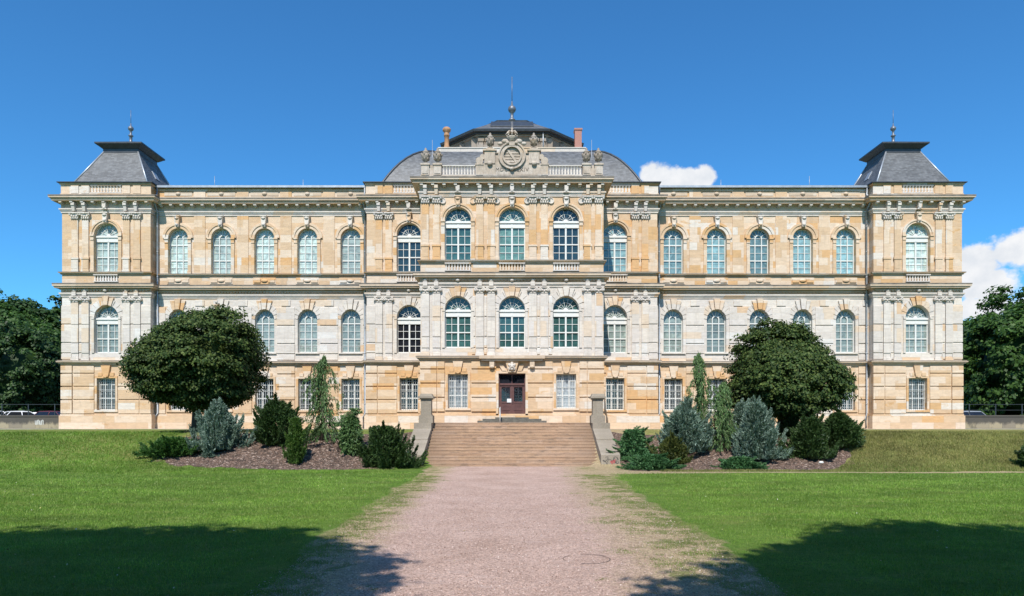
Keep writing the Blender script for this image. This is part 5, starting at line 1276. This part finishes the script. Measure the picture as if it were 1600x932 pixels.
# gravel car park behind
m = MB(); m.add([(-90, 58, 2.06), (-35.5, 58, 2.06), (-35.5, 74, 2.06), (-90, 74, 2.06)], [(0, 1, 2, 3)]); m.add([(35.5, 58, 2.06), (90, 58, 2.06), (90, 74, 2.06), (35.5, 74, 2.06)], [(0, 1, 2, 3)])
o = part('car_park', m, simple('asphalt', (.055, .055, .058), .9)); tag(o, kind='structure')
def car(x, y, rot, paint, label, est=False, h=1.5):
    root = thing('parked_car', (x, y, 2.06), label, 'car', 'cars parked beyond the wall'); root.rotation_euler.z = rot
    L, W = 4.3, 1.78; z = lambda q: q * h / 1.5
    rear = -1.95 if est else -1.65
    # local x = forward
    low = [(-2.15, .35), (2.1, .33), (2.15, .62), (2.02, z(.80)), (1.05, z(.95)), (-1.95, z(.98)), (-2.17, z(.8))]
    def hull(prof, w0, w1, zlo, zhi):
        mm = MB(); n = len(prof); vs = []
        for sgn in (-1, 1):
            for px_, pz in prof:
                f = (pz - zlo) / (zhi - zlo); w_ = w0 + (w1 - w0) * max(0, min(1, f)); vs.append((px_, sgn * w_, pz))
        mm.add(vs, [tuple(range(n)), tuple(range(2 * n - 1, n - 1, -1))] + [((i + 1) % n, i, i + n, (i + 1) % n + n) for i in range(n)]); return mm
    def bev(mm, nm, mt, w=.05):
        me = mm.mesh(nm); me.materials.append(mt); ob = bpy.data.objects.new(nm, me); C.objects.link(ob); ob.parent = root
        md = ob.modifiers.new('b', 'BEVEL'); md.width = w; md.segments = 2; return ob
    bev(hull(low, .89, .86, .3, z(.95)), 'body', paint, .07)
    cab = [(1.0, z(.96)), (.3, z(1.4)), (rear + .45, z(1.42)), (rear - .02, z(1.0)), (rear, z(.96))]
    bev(hull(cab, .83, .62, z(.96), z(1.42)), 'cabin_glass', M['g_blk'], .03)
    roof_ = [(.34, z(1.385)), (.25, z(1.46)), (-.3, z(1.5)), (rear + .5, z(1.47)), (rear + .4, z(1.39))]
    bev(hull(roof_, .655, .60, z(1.38), z(1.5)), 'roof', paint, .03)
    pl = MB()
    for sy in (-1, 1):
        for xa, xb in ((.98, .3), (-.35, -.35), (rear + .02, rear + .45)):
            pl.tube([(xa, sy * .835, z(.95)), (xb, sy * .635, z(1.41))], .04, 5)
    bev(pl, 'pillars', paint, .001)
    for wx in (-1.35, 1.35):
        for sy in (-1, 1):
            t_ = MB(); t_.ring_y(wx, .32, .2, .32, sy * .8 - .1, sy * .8 + .1, 0, 2 * PI, 20); tob = t_.mesh('wheel'); tob.materials.append(M['dark']); ow = bpy.data.objects.new('wheel', tob); C.objects.link(ow); ow.parent = root
            t_ = MB(); t_.ring_y(wx, .32, .02, .2, sy * .8 - .08, sy * .8 + .085, 0, 2 * PI, 14); tob = t_.mesh('rim'); tob.materials.append(M['zinc']); o2 = bpy.data.objects.new('rim', tob); C.objects.link(o2); o2.parent = ow
    for sy in (-1, 1):
        t_ = MB(); t_.box(2.0, 2.12, sy * .68 - .16, sy * .68 + .16, .62, .76); bev(t_, 'headlight', M['iron'], .02)
        t_ = MB(); t_.box(-2.2, -2.1, sy * .7 - .12, sy * .7 + .12, .66, .9); bev(t_, 'tail_light', M['redl'], .02)
def paintm(n, c):
    m, t, b = newmat(n); b.inputs['Base Color'].default_value = (*c, 1); b.inputs['Roughness'].default_value = .3; b.inputs['Coat Weight'].default_value = .6; return m
M['redl'] = paintm('red_lamp', (.35, .02, .02))
wp, gp, dp = paintm('white_car_paint', (.75, .75, .75)), paintm('grey_car_paint', (.25, .27, .3)), paintm('dark_red_car_paint', (.09, .02, .02))
sp = paintm('silver_car_paint', (.5, .52, .55))
car(X(-8, 61.5), 61.5, .15, wp, 'white car cut by the left edge of the photo', True, 1.55)
car(X(38, 62.5), 62.5, PI / 2 - .7, wp, 'white car with blue windscreen, left half of the row behind the wall', False, 1.5)
car(X(66, 63.5), 63.5, .25, sp, 'silver low car between the white car and the dark one', True, 1.38)
car(X(92, 61.5), 61.5, -.2, dp, 'dark red car next to the museum left corner', True, 1.5)
car(X(1500, 62.), 62., PI, gp, 'grey car behind the museum right corner', True, 1.5)

# ------------------------------------------------------------------ light, sky, camera
sun = bpy.data.lights.new('sun', 'SUN'); sun.energy = 5.0; sun.angle = math.radians(.55); sun.color = (1, .955, .89)
so = bpy.data.objects.new('sun', sun); C.objects.link(so)
D = Vector((-math.sin(AZ) * math.cos(EL), -math.cos(AZ) * math.cos(EL), math.sin(EL))); so.rotation_euler = D.to_track_quat('Z', 'Y').to_euler(); so.location = D * 100
w = bpy.data.worlds.new('World'); sc.world = w; w.use_nodes = True; t = NT(w.node_tree); bgn = t.n['Background']
sky = t.new('ShaderNodeTexSky'); sky.sky_type = 'NISHITA'; sky.sun_disc = False; sky.sun_elevation = EL; sky.sun_rotation = math.atan2(D.x, D.y); sky.altitude = 300; sky.air_density = 1.0; sky.dust_density = .3; sky.ozone_density = 3.5
tc = t.new('ShaderNodeTexCoord').outputs['Generated']; dn = t.vm('NORMALIZE', tc); x, y, z = t.xyz(dn)
az_ = t.m('ARCTAN2', x, y); el_ = t.m('ARCSINE', z)
cv = t.comb(az_, t.m('MULTIPLY', el_, 1.15), 0)
nz = t.noise(cv, 26, 7, .58); nz2 = t.noise(cv, 90, 4, .6); wig = t.m('ADD', t.m('MULTIPLY', t.m('SUBTRACT', nz, .5), 1.6), t.m('MULTIPLY', t.m('SUBTRACT', nz2, .5), .35))
blobs = [(12.3, 18.8, 1.6, 1.25), (13.9, 18.6, 1.9, .95), (15.4, 18.7, 1.0, 1.0), (11.3, 19.2, 1.0, .9),
         (33.9, 10.6, 2.1, 1.8), (36.2, 11.0, 2.4, 1.2), (38.5, 10.8, 3., 2.), (34.5, 9.3, 2.2, 1.3), (34.2, 7.5, 2.6, .8), (38, 7.2, 3.5, 1.),
         (-48, 11, 5, 1.6), (-58, 9, 6, 2.), (60, 12, 7, 2.5), (80, 9, 8, 2.5), (-95, 12, 9, 3), (120, 14, 10, 3), (160, 22, 12, 5), (-150, 18, 14, 4)]
acc = None
for a, e, ra, re in blobs:
    dx = t.m('DIVIDE', t.m('SUBTRACT', az_, math.radians(a)), math.radians(ra)); dy = t.m('DIVIDE', t.m('SUBTRACT', el_, math.radians(e)), math.radians(re))
    q = t.m('SUBTRACT', 1, t.m('SQRT', t.m('ADD', t.m('MULTIPLY', dx, dx), t.m('MULTIPLY', dy, dy)))); acc = q if acc is None else t.m('MAXIMUM', acc, q)
dens = t.m('ADD', acc, wig); msk = t.mr(dens, -.02, .38, 0, 1, True)
shade = t.mr(t.m('ADD', t.noise(t.vm('ADD', cv, (.01, .02, 0)), 22, 5, .6), t.m('MULTIPLY', dens, -.06)), .35, .62, .55, 1.05)
ccol = t.mix(shade, (6.4, 7.2, 8.3), (10.4, 10.5, 10.7))
skyc = t.vm('MULTIPLY', sky.outputs[0], (.58, 1.43, 1.95))
t.inp(bgn.inputs[0], t.mix(msk, skyc, ccol)); bgn.inputs[1].default_value = .075
cam = bpy.data.cameras.new('camera'); co = bpy.data.objects.new('camera', cam); C.objects.link(co); sc.camera = co
co.location = (0, 0, EYE); co.rotation_euler = (PI / 2, 0, 0); cam.sensor_width = 36; cam.lens = F / 1600 * 36; cam.shift_y = (HOR - 466) / 1600; cam.clip_end = 3000; cam.clip_start = .1
vs_ = sc.view_settings; vs_.view_transform = 'Standard'; vs_.look = 'None'; vs_.gamma = 1; vs_.exposure = 0.28; vs_.use_curve_mapping = False
sc.cycles.max_bounces = 6; sc.cycles.transparent_max_bounces = 8; sc.cycles.use_denoising = True
